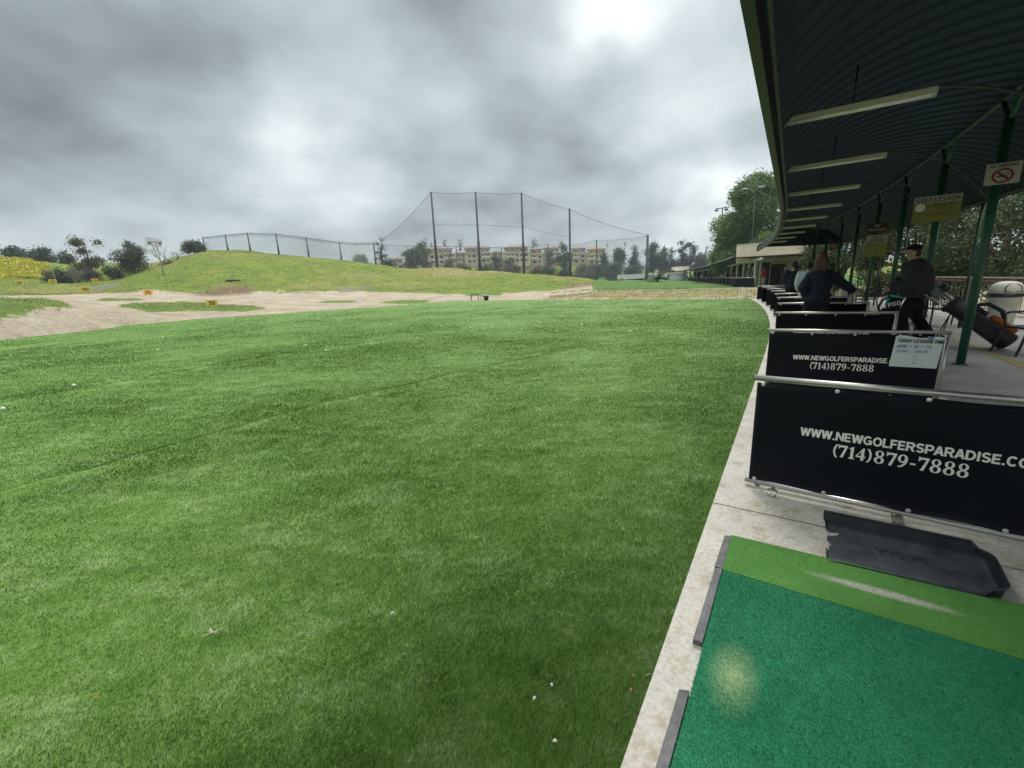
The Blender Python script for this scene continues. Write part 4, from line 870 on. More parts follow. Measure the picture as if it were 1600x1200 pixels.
T = [ # name,label,px,yb,yt,w,dist,leaf,n,kind
 ('oak_tree', 'low dark spreading tree at the far left edge above yellow flowers', 28, 412, 387, 52, 188, 'dark', 1800, 'round'),
 ('oak_tree', 'dark wide tree right of the leftmost one above the yellow flowers', 70, 414, 388, 46, 182, 'dark', 1800, 'round'),
 ('oak_tree', 'small dark skyline tree between the two dark oaks and the tall open tree', 106, 414, 393, 34, 190, 'oak', 1300, 'round'),
 ('open_tree', 'tall olive tree with an open ragged crown left of the lamp pole', 146, 440, 372, 62, 126, 'olive', 2600, 'open'),
 ('oak_tree', 'broad grey green tree between the open olive tree and the lamp pole', 210, 430, 376, 62, 122, 'oak', 4200, 'round'),
 ('bush', 'dark thicket at the hill foot below the open olive tree', 100, 449, 414, 64, 112, 'dark', 2600, 'bush'),
 ('bush', 'small dark shrub just right of the thicket on the hillside', 182, 434, 414, 38, 114, 'dark', 1600, 'bush'),
 ('bush', 'greyish brush beneath the open olive tree', 142, 443, 418, 48, 116, 'grey', 1500, 'bush'),
 ('bush', 'low dark shrub right of the leaning lamp pole', 266, 422, 408, 26, 122, 'dark', 1100, 'bush'),
 ('bush', 'rounded dark green bush on the skyline left of the low net', 304, 397, 373, 46, 134, 'oak', 2600, 'bush'),
 ('bush', 'rounded dark bush on the ridge behind the low net', 561, 411, 391, 30, 150, 'dark', 1800, 'bush'),
 ('eucalyptus', 'thin sparse tall tree beside the low net, left of the houses', 597, 412, 374, 22, 165, 'grey', 420, 'tuft'),
 ('bush', 'pale brush at the foot of the thin sparse tree', 604, 414, 402, 34, 165, 'grey', 900, 'bush'),
 ('oak_tree', 'dense dark green tree in front of the leftmost houses', 643, 419, 388, 36, 172, 'dark', 2600, 'round'),
 ('oak_tree', 'olive yellow tree crown touching the first tall net pole', 660, 419, 378, 34, 178, 'olive', 2400, 'round'),
 ('shrub', 'rusty bare looking shrub in front of the first row house', 704, 419, 396, 24, 185, 'rust', 600, 'open'),
 ('bush', 'grey brush left of the second tall net pole', 700, 420, 408, 34, 160, 'grey', 900, 'bush'),
 ('bush', 'small bright green bush left of the second tall net pole', 726, 421, 411, 26, 150, 'green', 1100, 'bush'),
 ('bush', 'bright green low bush right of the second tall net pole', 760, 422, 410, 34, 150, 'green', 1200, 'bush'),
 ('cypress', 'narrow dark tree in front of the third row house', 775, 421, 392, 18, 170, 'oak', 1200, 'round'),
 ('bush', 'long grey hedge clump left of the third tall net pole', 802, 424, 409, 40, 158, 'rust', 1400, 'bush'),
 ('bush', 'brownish brush right of the third tall net pole', 838, 427, 411, 40, 158, 'rust', 1400, 'bush'),
 ('shrub', 'sparse yellowish tree before the row house at the third net pole', 797, 418, 401, 24, 180, 'olive', 600, 'open'),
 ('oak_tree', 'bright green leafy tree left of the fourth tall net pole', 881, 420, 380, 28, 195, 'green', 2600, 'round'),
 ('cypress', 'slender dark tree beside the bright green leafy tree', 858, 418, 388, 14, 200, 'oak', 800, 'round'),
 ('bush', 'pale green rounded shrub on the slope below the bright green tree', 861, 431, 413, 30, 145, 'green', 1400, 'bush'),
 ('bush', 'dark green ground hugging shrub left of the fourth pole foot', 884, 434, 418, 30, 150, 'dark', 1400, 'bush'),
 ('bush', 'wide dark shrub right of the fourth tall net pole', 912, 430, 410, 40, 190, 'oak', 2000, 'bush'),
 ('bush', 'dark brush mass below the yellow row house', 936, 428, 408, 36, 200, 'dark', 1700, 'bush'),
 ('bush', 'broad olive shrub covering the slope behind the short net pole', 922, 441, 422, 60, 160, 'oak', 2200, 'bush'),
 ('bush', 'yellow green weeds beside the end of the white sheds', 960, 444, 437, 40, 112, 'green', 900, 'bush'),
 ('pine_tree', 'dark pine in front of the yellow row house', 944, 432, 391, 26, 205, 'pine', 2400, 'pine'),
 ('pine_tree', 'rounded dark pine right of the yellow row house', 966, 436, 386, 30, 210, 'pine', 2800, 'round'),
 ('oak_tree', 'grey green round tree standing in front of the pines', 962, 442, 410, 42, 170, 'oak', 2800, 'round'),
 ('oak_tree', 'second grey green tree just left of the white sheds', 990, 441, 414, 34, 172, 'oak', 2200, 'round'),
 ('pine_tree', 'dark pine between the round pine and the right net pole', 990, 436, 382, 34, 215, 'pine', 3000, 'pine'),
 ('pine_tree', 'big dark conifer behind the rightmost tall net pole', 1020, 436, 377, 42, 212, 'pine', 4200, 'round'),
 ('pine_tree', 'tall thin pine right of the rightmost net pole', 1036, 434, 380, 24, 225, 'pine', 2200, 'pine'),
 ('pine_tree', 'pale conifer above the far shed roofs', 1048, 434, 385, 26, 230, 'pine', 1800, 'pine'),
 ('eucalyptus', 'ragged tall conifer standing alone in the sky gap', 1066, 432, 378, 20, 235, 'pine', 1300, 'tuft'),
 ('eucalyptus', 'second ragged conifer, right beside the lone one', 1078, 432, 380, 18, 235, 'pine', 1300, 'tuft'),
 ('oak_tree', 'hazy grey green trees low behind the far range roof', 1060, 434, 400, 34, 240, 'pine', 1800, 'round'),
 ('oak_tree', 'hazy dark tree between the lone conifers and the big tree', 1093, 432, 394, 30, 230, 'pine', 1800, 'round'),
 ('pine_tree', 'narrow hazy pine just left of the big green tree', 1101, 432, 386, 14, 240, 'pine', 1000, 'pine'),
 ('oak_tree', 'dark low tree at the foot of the big green tree', 1122, 425, 386, 44, 88, 'dark', 3600, 'round'),
]
for a in T:
    tree(a[0], a[1], a[2], a[3], a[4], a[5], a[6], a[7], n=a[8], kind_=a[9], trunk=.12 if a[9] == 'round' else .3, cat='bush' if a[0] in ('bush', 'shrub') else 'tree')
# thin tops behind the roofs
for px, yt, lab in [(666, 373, 'tallest thin conifer top poking above the first row house roof'), (676, 378, 'shorter conifer top just right of the tallest one'), (696, 376, 'thin conifer top above the middle of the first row house'), (720, 375, 'thin conifer top between the first two row houses'),
                    (833, 374, 'left one of two conifer tops above the fourth row house'), (839, 375, 'right one of two conifer tops above the fourth row house')]:
    tree('conifer', lab, px, 405, yt, 7, 300, 'pine', n=260, size=.5, kind_='tuft', zb=10)
# big leafy tree on the right behind the far range
tree('broadleaf_tree', 'big leafy green tree rising behind the far range roof beside the canopy edge', 1172, 420, 268, 112, 72, 'big', n=52000, size=.20, kind_='round', trunk=.05)
tree('broadleaf_tree', 'lower left shoulder tree in front of the big leafy one', 1138, 424, 330, 66, 76, 'big', n=20000, size=.20, kind_='round', trunk=.05)
tree('broadleaf_tree', 'yellow green tree low against the canopy corner', 1192, 420, 362, 46, 62, 'bright', n=5000, size=.16, kind_='round', trunk=.05)
# mustard flowers on the far left hill
fl_n = 9000; V = []
fx = rng.uniform(-40, 82, fl_n); fy = rng.uniform(404, 436, fl_n); keep = (fy > 404+np.maximum(0, fx-40)*.12+np.maximum(0,fx-70)*.8)
fx, fy = fx[keep], fy[keep]; pts_ = []
for x_, y_ in zip(fx, fy):
    t_ = (436-y_)/33.; dd = 132+52*t_; q = D(x_, y_, dd+rng.uniform(-3, 3)); pts_.append((q[0], q[1]))
pts_ = np.array(pts_); hh = height(pts_[:, 0], pts_[:, 1]); nfl = len(pts_)
nz_ = grid_noise(pts_[:, 0], pts_[:, 1], 9, 11); kp = nz_ > -.15; pts_, hh = pts_[kp], hh[kp]; nfl = len(pts_)
c = np.c_[pts_, hh+rng.uniform(.05, .8, nfl)]; a = rng.normal(size=(nfl, 3)); a /= np.linalg.norm(a, axis=1)[:, None]; b_ = np.cross(a, rng.normal(size=(nfl, 3))); b_ /= np.linalg.norm(b_, axis=1)[:, None]
V = np.stack([c-a*.30, c-b_*.22, c+a*.30, c+b_*.22], 1)
kind(npmesh('flowers', V.reshape(-1, 3), np.arange(nfl*4).reshape(-1, 4), MT['leaf_yellow'], attr=np.repeat(rng.uniform(.2, .8, nfl), 4)), 'stuff')
# rough grass tufts on the hill and at the sand margins
gn = 26000; ga = rng.uniform(R(-58), R(32), gn); gr_ = rng.uniform(30, 128, gn); gx, gy = gr_*np.sin(ga), gr_*np.cos(ga)
gzv = height(gx, gy); Vn2 = np.stack([gx, gy, gzv], 1)-np.array([0, 0, H]); dz2 = Vn2@fw; qx = 800+F*(Vn2@cam_r)/dz2; qy = 600-F*(Vn2@cam_u)/dz2
fo_ = np.interp(qx, [0, 100, 140, 200, 228, 300, 330, 400, 480, 560, 600, 640, 700, 800, 860, 900, 935, 960], [461.5, 461.5, 459.5, 457, 453, 457.5, 459, 455.5, 456.5, 453, 457, 456, 459, 457, 455, 447, 443, 443])
on = ((qy < fo_+1.5) & (gr_ > 70) & (qx < 930)) | (inpoly(qx, qy, np.array([(0, 465), (60, 465), (95, 470), (124, 480.5), (50, 494), (0, 500)], float))) | (inpoly(qx, qy, np.array([(178, 479), (200, 474), (290, 471), (330, 474), (400, 478), (421, 483), (300, 486), (215, 483)], float))) | ((qx > 860) & (qx < 1200) & (qy > 450) & (qy < 467) & (gr_ > 28) & (gr_ < 62))
on &= ~inpoly(gx, gy, TPOLY); s2_, o2_ = so_np(gx, gy); on &= (o2_ < -1) | (s2_ > 31)
gx, gy, gzv, gr_ = gx[on], gy[on], gzv[on], gr_[on]; gk = len(gx); blades = 3
cx_ = np.repeat(gx, blades)+rng.normal(0, .12, gk*blades); cy_ = np.repeat(gy, blades)+rng.normal(0, .12, gk*blades); cz_ = np.repeat(gzv, blades); wv = np.repeat(gr_*.0006, blades)
aa = rng.uniform(0, 3.14, gk*blades); hh_ = rng.uniform(.04, .18, gk*blades)
V = np.empty((gk*blades, 3, 3)); V[:, 0] = np.stack([cx_-np.cos(aa)*wv, cy_-np.sin(aa)*wv, cz_-.03], 1); V[:, 1] = np.stack([cx_+np.cos(aa)*wv, cy_+np.sin(aa)*wv, cz_-.03], 1)
V[:, 2] = np.stack([cx_+rng.normal(0, .08, gk*blades), cy_+rng.normal(0, .08, gk*blades), cz_+hh_], 1)
MT['tuft'] = mat('dry green tuft', (.17, .21, .05), .8, 0, .2, .3, attr='var', col2=(.32, .30, .12), trans=.2)
kind(npmesh('rough_grass', V.reshape(-1, 3), np.arange(gk*blades*3).reshape(-1, 3), MT['tuft'], attr=np.repeat(rng.random(gk*blades), 3)), 'stuff')
# stones and clods in the sand
sn = 2600; sa = rng.uniform(R(-56), R(10), sn); sr_ = rng.uniform(24, 85, sn); sx_, sy_ = sr_*np.sin(sa), sr_*np.cos(sa); okk = ~inpoly(sx_, sy_, TPOLY); sx_, sy_ = sx_[okk], sy_[okk]; sh_ = height(sx_, sy_)
oct_ = np.array([[1, 0, 0], [-1, 0, 0], [0, 1, 0], [0, -1, 0], [0, 0, 1], [0, 0, -1]], float); of = np.array([[0, 2, 4], [2, 1, 4], [1, 3, 4], [3, 0, 4], [2, 0, 5], [1, 2, 5], [3, 1, 5], [0, 3, 5]])
ns_ = len(sx_); szz = rng.uniform(.015, .06, ns_)*(1+(rng.random(ns_) < .05)*1.6)
V = oct_[None]*szz[:, None, None]*rng.uniform(.6, 1.2, (ns_, 6, 1))+np.stack([sx_, sy_, sh_+.01], 1)[:, None]
kind(npmesh('gravel', V.reshape(-1, 3), (of[None]+np.arange(ns_)[:, None, None]*6).reshape(-1, 3), mat('pale stones', (.50, .45, .38), .9, 0, .3, 3)), 'stuff')
# ---------------- nets
def net(label, poles, cab, netm, thick, sagf=.12, cat='net fence', extra_cables=()):
    """poles: (px, ybase, ytop, dist); each bay of netting hangs between neighbouring poles"""
    e0 = D(poles[0][0], poles[0][1], poles[0][3]); e_ = empty('safety_net', label, cat, tuple(e0)); iv = Matrix.Translation(-Vector(e0)); B, Tp = [], []
    for px, yb, yt, dd in poles:
        b_ = D(px, yb, dd); t_ = D(px, yb, dd); zt = D(px+(px-935)*.0 , yt, dd)[2]; B.append(Vector((b_[0], b_[1], min(b_[2], hz(b_[0], b_[1]))-.3))); Tp.append(Vector((b_[0], b_[1], zt)))
    for b_, t_ in zip(B, Tp):
        hh = (t_.z-b_.z); MB().tube([b_, b_+Vector((0, 0, hh*.42)), b_+Vector((0, 0, hh*.425)), t_], [thick, thick*.95, thick*.72, thick*.6], 8).xf(iv).build('pole', MT['netpole'], e_)
    for i in range(len(B)-1):
        n = 12; mb = MB(); prev = None; cabp = []
        for k in range(n+1):
            u = k/n; t_ = Tp[i].lerp(Tp[i+1], u); b_ = B[i].lerp(B[i+1], u); dist_ = (Tp[i]-Tp[i+1]).length
            t_ = t_-Vector((0, 0, sagf*4*u*(1-u)*dist_*.25)); cabp.append(t_)
            gz = hz(b_.x, b_.y) if k % 3 == 0 else b_.z; b_.z = min(b_.z, gz)+.15
            r_ = [mb.bm.verts.new(b_.lerp(t_, q)) for q in (0, .33, .66, 1)]
            if prev:
                for q in range(3): mb.bm.faces.new((prev[q], r_[q], r_[q+1], prev[q+1]))
            prev = r_
        mb.xf(iv).build('net_panel', netm, e_)
        MB().tube(cabp, cab, 5).xf(iv).build('cable', MT['cable'], e_)
        for f_ in extra_cables:
            if i < 3: MB().tube([B[i].lerp(Tp[i], f_), B[i].lerp(Tp[i], f_).lerp(B[i+1].lerp(Tp[i+1], f_), .5)-Vector((0, 0, .15)), B[i+1].lerp(Tp[i+1], f_)], cab*.7, 5).xf(iv).build('cable', MT['cable'], e_)
    return e_, B, Tp, iv
MT['net_a'] = netmat('black netting', (.13, .15, .18), .14); MT['net_b'] = netmat('pale netting', (.55, .60, .66), .34); MT['net_c'] = netmat('torn net valance', (.16, .19, .24), .30)
e_, B, Tp, iv = net('tall dark net on five high poles in front of the hillside houses', [(683, 419, 300, 140), (750, 421, 300, 140), (819, 426, 301, 140), (891, 434, 326, 133), (1010, 445, 367, 120)], .055, MT['net_a'], .45, extra_cables=(.62, .36))
# left sloping bay of the tall net down to the low one
l0 = Vector(D(594, 377, 165)); mb = MB(); prev = None
for k in range(9):
    u = k/8; a = Tp[0].lerp(l0, u)-Vector((0, 0, 2*u*(1-u)*2)); gp = B[0].lerp(Vector((l0.x, l0.y, 9)), u); r_ = [mb.bm.verts.new(a), mb.bm.verts.new(Vector((gp.x, gp.y, gp.z)))]
    if prev: mb.bm.faces.new((prev[0], r_[0], r_[1], prev[1]))
    prev = r_
mb.xf(iv).build('net_panel', MT['net_a'], e_)
MB().tube([Tp[0].lerp(l0, u)-Vector((0, 0, 2*u*(1-u)*2)) for u in np.linspace(0, 1, 9)], .055, 5).xf(iv).build('cable', MT['cable'], e_)
e_, B, Tp, iv = net('low pale net with a ragged dark top along the ridge of the green hill', [(321, 393, 371, 136), (357, 395, 367, 128), (392, 396, 364, 128), (436, 397, 365, 127), (483, 403, 371, 127), (534, 409, 378, 128), (587, 414, 379, 142)], .05, MT['net_b'], .22, .04)
for i in range(len(B)-1):
    mb = MB(); n = 16; prev = None
    for k in range(n+1):
        u = k/n; t_ = Tp[i].lerp(Tp[i+1], u)-Vector((0, 0, .04*u*(1-u)*(Tp[i]-Tp[i+1]).length)); hh = Tp[i].z-B[i].z
        b_ = t_-Vector((0, 0, hh*(.10+.10*rng.random()*(k % 2)))); nrm = (Tp[i+1]-Tp[i]).cross(Vector((0, 0, 1))).normalized()*.06
        r_ = [mb.bm.verts.new(t_+nrm), mb.bm.verts.new(b_+nrm)]
        if prev: mb.bm.faces.new((prev[0], r_[0], r_[1], prev[1]))
        prev = r_
    mb.xf(iv).build('valance', MT['net_c'], e_)
net('lower net on slim poles in the valley behind the tall net', [(588, 415, 380, 165), (650, 419, 383, 165), (715, 421, 384, 165), (785, 424, 386, 165), (857, 429, 381, 160), (932, 443, 375, 128), (1009, 445, 369, 123)], .045, MT['net_a'], .26, .10)
# ---------------- lamp poles
def lamp_pole(label, base, top, th, panel=True, heads=2, pm=None):
    b_, t_ = Vector(base), Vector(top); e_ = empty('lamp_pole', label, 'lamp pole', base); pm = pm or MT['conduit']
    MB().tube([b_-b_-Vector((0, 0, .3)), (t_-b_)], [th, th*.6], 8).build('pole', pm, e_)
    q = t_-b_; rt = Vector((b_.y, -b_.x, 0)).normalized()
    MB().tube([q-rt*1.1, q+rt*.9], th*.5, 6).build('crossarm', MT['cable'], e_)
    for k in range(heads):
        p = q+rt*(-.9+1.5*k); hb = MB(); hb.box((0, 0, 0), (.55, .5, .22), rx=R(25), bev=.04).xf(TX(p-Vector((0, 0, .28)))@Matrix.Rotation(math.atan2(rt.y, rt.x), 4, 'Z')); hb.build('lamp_head', MT['netpole'], e_)
    return e_, q, rt
b_ = D(257, 433, 108); t_ = D(243, 378, 106); lp_, q, rt = lamp_pole('leaning lamp pole with floodlights and a mesh guard on the left hillside', (b_[0], b_[1], hz(b_[0], b_[1])), t_, .14, pm=mat('weathered white pole', (.45, .44, .46), .7))
mb = MB(); mb.box((0, 0, 0), (2.4, .05, 1.5)).xf(TX(q+Vector((0, -.5, -.1)))@Matrix.Rotation(math.atan2(rt.y, rt.x), 4, 'Z')@Matrix.Rotation(R(12), 4, 'Y')); mb.build('mesh_guard', netmat('rusty mesh', (.35, .25, .25), .22), lp_)
b_ = D(92, 450, 106); t_ = D(78, 416, 104); e_ = empty('pole', 'thin leaning bare pole at the foot of the left thicket', 'pole', (b_[0], b_[1], hz(b_[0], b_[1])))
MB().tube([(0, 0, -.3), Vector(t_)-e_.location], [.11, .07], 8).build('shaft', mat('teal grey pole', (.25, .32, .32), .7), e_); MB().tube([Vector(t_)-e_.location+Vector((-.25, 0, .03)), Vector(t_)-e_.location+Vector((.25, 0, .03))], .09, 6).build('cap', MT['steel'], e_)
b_ = D(1127, 410, 86); t_ = D(1129, 325, 86); lamp_pole('tall floodlight mast beside the pale tower on the right skyline', (b_[0], b_[1], .2), t_, .16)
b_ = D(1175, 405, 55); t_ = D(1180, 290, 55); lamp_pole('slim floodlight mast standing in front of the big leafy tree', (b_[0], b_[1], .2), t_, .055)
# bare branches near the leaning lamp
def bare(label, px, yb, yt, dist, spread, seed):
    r_ = random.Random(seed); b_ = D(px, yb, dist); hgt = D(px, yt, dist)[2]-b_[2]; gz = hz(b_[0], b_[1]); e_ = empty('bare_tree', label, 'tree', (b_[0], b_[1], gz)); mb = MB()
    def br_(p, d, r0, n):
        q = [p]; 
        for i in range(4): d = (d+Vector((r_.uniform(-.3, .3), r_.uniform(-.3, .3), r_.uniform(-.05, .2)))).normalized(); q.append(q[-1]+d*hgt*.12)
        mb.tube(q, [r0*(1-i*.18) for i in range(5)], 5)
        if n:
            for k in range(3): br_(q[r_.randint(2, 4)], (d+Vector((r_.uniform(-1, 1)*spread, r_.uniform(-1, 1)*spread, r_.uniform(0, .5)))).normalized(), r0*.55, n-1)
    for k in range(3): br_(Vector((0, 0, -.2)), Vector((r_.uniform(-.8, .8), r_.uniform(-.6, .6), 1)).normalized(), .12, 2)
    mb.build('branches', MT['dead'], e_)
bare('leafless branching tree right behind the leaning lamp pole', 256, 416, 387, 126, 1.2, 3); bare('small dark leafless snag on the ridge right of the lamp pole', 277, 407, 391, 124, 1.4, 8)
bare('bleached leafless stems in the thicket at far left', 118, 446, 424, 108, 1.1, 5)
# ---------------- hillside row houses
MT['wallA'] = mat('beige stucco', (.60, .50, .36), .9, 0, .08, .6); MT['wallB'] = mat('tan stucco', (.50, .38, .26), .9, 0, .08, .6); MT['wallC'] = mat('cream yellow stucco', (.68, .57, .38), .9, 0, .08, .6)
MT['trim'] = mat('off white trim', (.76, .73, .66), .8, 0, .05, 1); MT['tile'] = mat('grey brown roof tile', (.27, .24, .21), .9, 0, .2, .8); MT['tileY'] = mat('ochre roof tile', (.36, .26, .13), .9, 0, .2, .8)
MT['glass'] = mat('dark window glass', (.03, .035, .045), .15, 0, .1, 1)
def hiproof(name, x0, x1, y0, y1, z, h, m, parent, ov=.6):
    mb = MB(); x0 -= ov; x1 += ov; y0 -= ov; y1 += ov; ins = min(x1-x0, y1-y0)*.42
    b_ = [mb.bm.verts.new(p) for p in ((x0, y0, z), (x1, y0, z), (x1, y1, z), (x0, y1, z))]; bb = [mb.bm.verts.new((v.co.x, v.co.y, z-.25)) for v in b_]
    t_ = [mb.bm.verts.new(p) for p in ((x0+ins, (y0+y1)/2, z+h), (x1-ins, (y0+y1)/2, z+h))]
    mb.bm.faces.new((b_[0], b_[1], t_[1], t_[0])); mb.bm.faces.new((b_[1], b_[2], t_[1])); mb.bm.faces.new((b_[2], b_[3], t_[0], t_[1])); mb.bm.faces.new((b_[3], b_[0], t_[0]))
    for i in range(4): mb.bm.faces.new((b_[i], b_[(i+1) % 4], bb[(i+1) % 4], bb[i]))
    mb.bm.faces.new(bb); return mb.build(name, m, parent)
def house(label, x0, x1, yt, yb, dist, wm, tm, seed, dz=0):
    a = D(x0, yb, dist); b_ = D(x1, yb, dist); c_ = (a+b_)/2; ht = D((x0+x1)/2, yt, dist)[2]; gz = min(hz(c_[0], c_[1]), c_[2])-1; W_ = math.hypot(*(b_-a)[:2])
    e_ = empty('row_house', label, 'house', (c_[0], c_[1], gz), math.atan2(b_[1]-a[1], b_[0]-a[0])+R(6)); Ht = ht-gz; r_ = random.Random(seed)
    lv = Ht-1.6; w2 = W_/2*.94; fl = 3.1; z3 = lv-fl; z2 = z3-fl
    MB().box((0, 4, z3/2), (2*w2, 8, z3)).build('wall', wm, e_)
    MB().box((0, 6, z3+fl/2), (2*w2*.86, 6, fl)).build('upper_wall', MT['wallB'] if wm != MT['wallB'] else MT['wallA'], e_)
    hiproof('upper_roof', -w2*.86, w2*.86, 3, 9, lv, 1.5, tm, e_); hiproof('lower_roof', -w2, w2, 0, 8, z3, .9, tm, e_, .5)
    n = max(2, int(W_/3.2))
    for lvl, (zc, yy) in enumerate(((z2-1.2, 0), (z3-1.5, 0), (lv-1.5, 3))):
        for i in range(n):
            x = (i+.5)/n*2*w2*.84-w2*.84; ww = r_.choice((1.1, 1.6, 1.9))
            fr = MB().box((x, yy-.04, zc), (ww+.35, .10, 1.75 if lvl < 2 else 1.1)).build('window', MT['trim'], e_)
            MB().box((x, yy-.11, zc), (ww, .05, 1.4 if lvl < 2 else .8)).build('pane', MT['glass'], fr)
    bx_ = r_.choice((-.55, .5))*w2
    bl_ = MB(); bl_.box((bx_, -.9, z3-2.55), (4.4, 1.8, .25)); 
    for k in range(4): bl_.box((bx_-2.1+1.4*k, -1.75, z3-1.3), (.22, .22, 2.6))
    bl_.box((bx_, -1.75, z3-1.7), (4.4, .10, .10)); bl_.box((bx_, -1.75, z3-2.2), (4.4, .06, .8)); bl_.box((bx_, -.9, z3+.05), (4.8, 2.1, .3))
    bl_.build('balcony', MT['trim'], e_)
    MB().box((-bx_*.9, -.25, z3-.15), (2*w2*.4, .5, .3)).box((0, -.12, z2), (2*w2, .24, .25)).build('band_course', MT['trim'], e_); return e_
Hs = [('leftmost small cream row house, mostly behind trees', 609, 634, 399, 420, 250, 'wallC', 'tile'), ('first full row house, tan, right beside the first tall net pole', 668, 714, 383, 419, 250, 'wallA', 'tile'),
      ('narrow cream row house wing between the first and second tall net poles', 714, 729, 390, 419, 256, 'wallC', 'tile'), ('wide beige row house crossed by the second tall net pole', 726, 772, 382, 419, 252, 'wallA', 'tile'),
      ('small recessed row house left of the third tall net pole', 771, 788, 389, 419, 262, 'wallB', 'tile'), ('row house directly behind the third tall net pole', 787, 831, 381, 420, 252, 'wallC', 'tile'),
      ('row house with white gabled balcony right of the third tall net pole', 830, 850, 384, 420, 256, 'wallA', 'tile'), ('row house half hidden by the bright green leafy tree', 849, 878, 382, 420, 262, 'wallB', 'tile'),
      ('pale row house just right of the fourth tall net pole', 893, 918, 383, 420, 262, 'wallA', 'tile'), ('yellow row house with ochre roof at the right end of the row', 917, 948, 384, 421, 258, 'wallC', 'tileY')]
for i, h_ in enumerate(Hs): house(h_[0], h_[1], h_[2], h_[3], h_[4], h_[5], MT[h_[6]], MT[h_[7]], i+4)
# radio masts
for px, yt, lab in [(949, 380, 'thin mast rising left of the pines'), (976, 378, 'thin pale mast rising between the pines')]:
    b_ = D(px, 405, 280); t_ = D(px, yt, 280); e_ = empty('mast', lab, 'mast', (b_[0], b_[1], 5)); mb = MB(); mb.tube([(0, 0, 0), (0, 0, t_[2]-5)], [.35, .18], 6); mb.build('shaft', MT['fixture'], e_); MB().box((0, 0, t_[2]-6.2), (.9, .9, 2.2), bev=.1).build('antenna', MT['fixture'], e_)
# pale tower behind the big tree
b_ = D(1127, 400, 150); t_ = D(1127, 338, 150); e_ = empty('tower', 'pale concrete tower with a dark window strip behind the big tree', 'tower', (b_[0], b_[1], 0), R(-20)); ht = t_[2]
MB().box((0, 0, ht/2), (2.6, 2.6, ht), bev=.05).build('shaft', MT['trim'], e_); MB().box((-.1, -1.33, ht*.55), (1.5, .1, ht*.42)).build('window_strip', MT['glass'], e_); MB().box((0, 0, ht+.15), (3.0, 3.0, .3)).build('cap', MT['trim'], e_)
# ---------------- white sheds and palm
MT['shedw'] = mat('white corrugated metal', (.62, .65, .66), .6, 0, .05, 1)
def shed(label, x0, x1, yt, yb, depth, drop=0):
    a = groundpt(x0, yb, depth); b_ = groundpt(x1, yb, depth-drop); c_ = (a+b_)/2; zt = groundpt((x0+x1)/2, yt, depth)[2]; W_ = math.hypot(*(b_-a)[:2]); gz = hz(c_[0], c_[1])
    e_ = empty('shed', label, 'shed', (c_[0], c_[1], gz), math.atan2(b_[1]-a[1], b_[0]-a[0])); h_ = zt-gz
    MB().box((0, 3.4, h_*.5-.2), (W_*.97, 6, h_-.4)).build('wall', MT['shedw'], e_); MB().box((W_*.02, .5, h_*.40), (W_*.62, .6, h_*.42)).build('dark_opening', MT['netpole'], e_)
    mb = MB(); mb.box((0, 3, h_-.15), (W_*1.04, 8, .35)); mb.box((0, -.9, h_-.6), (W_*1.03, .14, 1.1)); mb.build('roof', MT['shedw'], e_)
    MB().box((-W_*.30, .1, h_*.45), (W_*.09, .2, h_*.86)).box((W_*.47, .1, h_*.45), (W_*.05, .2, h_*.86)).build('pillar', MT['white'], e_)
shed('long low white shed with dark openings behind the right net pole', 968, 1014, 429, 444, 118, 6)
shed('second white shed right of the palm, partly hidden by it', 1024, 1046, 427, 443, 112, 4)
MT['frond'] = mat('palm frond green', (.05, .085, .03), .8, 0, .3, 3, spec=.2)
def palm(label, px, yb, yt, wpx, dist, zb=None, n=26, up=.25):
    b_ = D(px, yb, dist); t_ = D(px, yt, dist); L_ = wpx*dist/F*.62; gz = hz(b_[0], b_[1]) if zb is None else zb; th = max(.4, t_[2]-gz-L_*.75); e_ = empty('palm_tree', label, 'palm', (b_[0], b_[1], gz))
    MB().tube([(0, 0, -.2), (0, 0, th)], [.38, .30], 10).build('trunk', MT['barkm'], e_); r_ = random.Random(int(px)); mb = MB()
    for k in range(n):
        a = 6.28*k/n+r_.uniform(-.1, .1); el = r_.uniform(.1, 1.35); pr = None
        for i in range(9):
            u = i/8; x = L_*u*math.cos(el)*(1+.1*u)+L_*.25*u*u; z = th+L_*u*math.sin(el)-L_*.55*u*u; wd_ = L_*.10*math.sin(math.pi*min(1, u+.12))+.01
            ce = Vector((math.cos(a)*x, math.sin(a)*x, z)); sd_ = Vector((-math.sin(a), math.cos(a), -.25))*wd_; cur = (ce-sd_+Vector((0, 0, -wd_*.3)), ce, ce+sd_+Vector((0, 0, -wd_*.3)))
            if pr and i % 1 == 0: mb.quad(pr[0], pr[1], cur[1]*.8+pr[1]*.2, cur[0]*.75+pr[0]*.25); mb.quad(pr[1], pr[2], cur[2]*.75+pr[2]*.25, cur[1]*.8+pr[1]*.2)
            pr = cur
    mb.build('fronds', MT['frond'], e_); return e_
palm('low spreading palm in front of the white sheds', 1027, 444, 425, 36, 108); palm('distant palm top above the row houses', 877, 402, 374, 12, 290, zb=8, n=16)
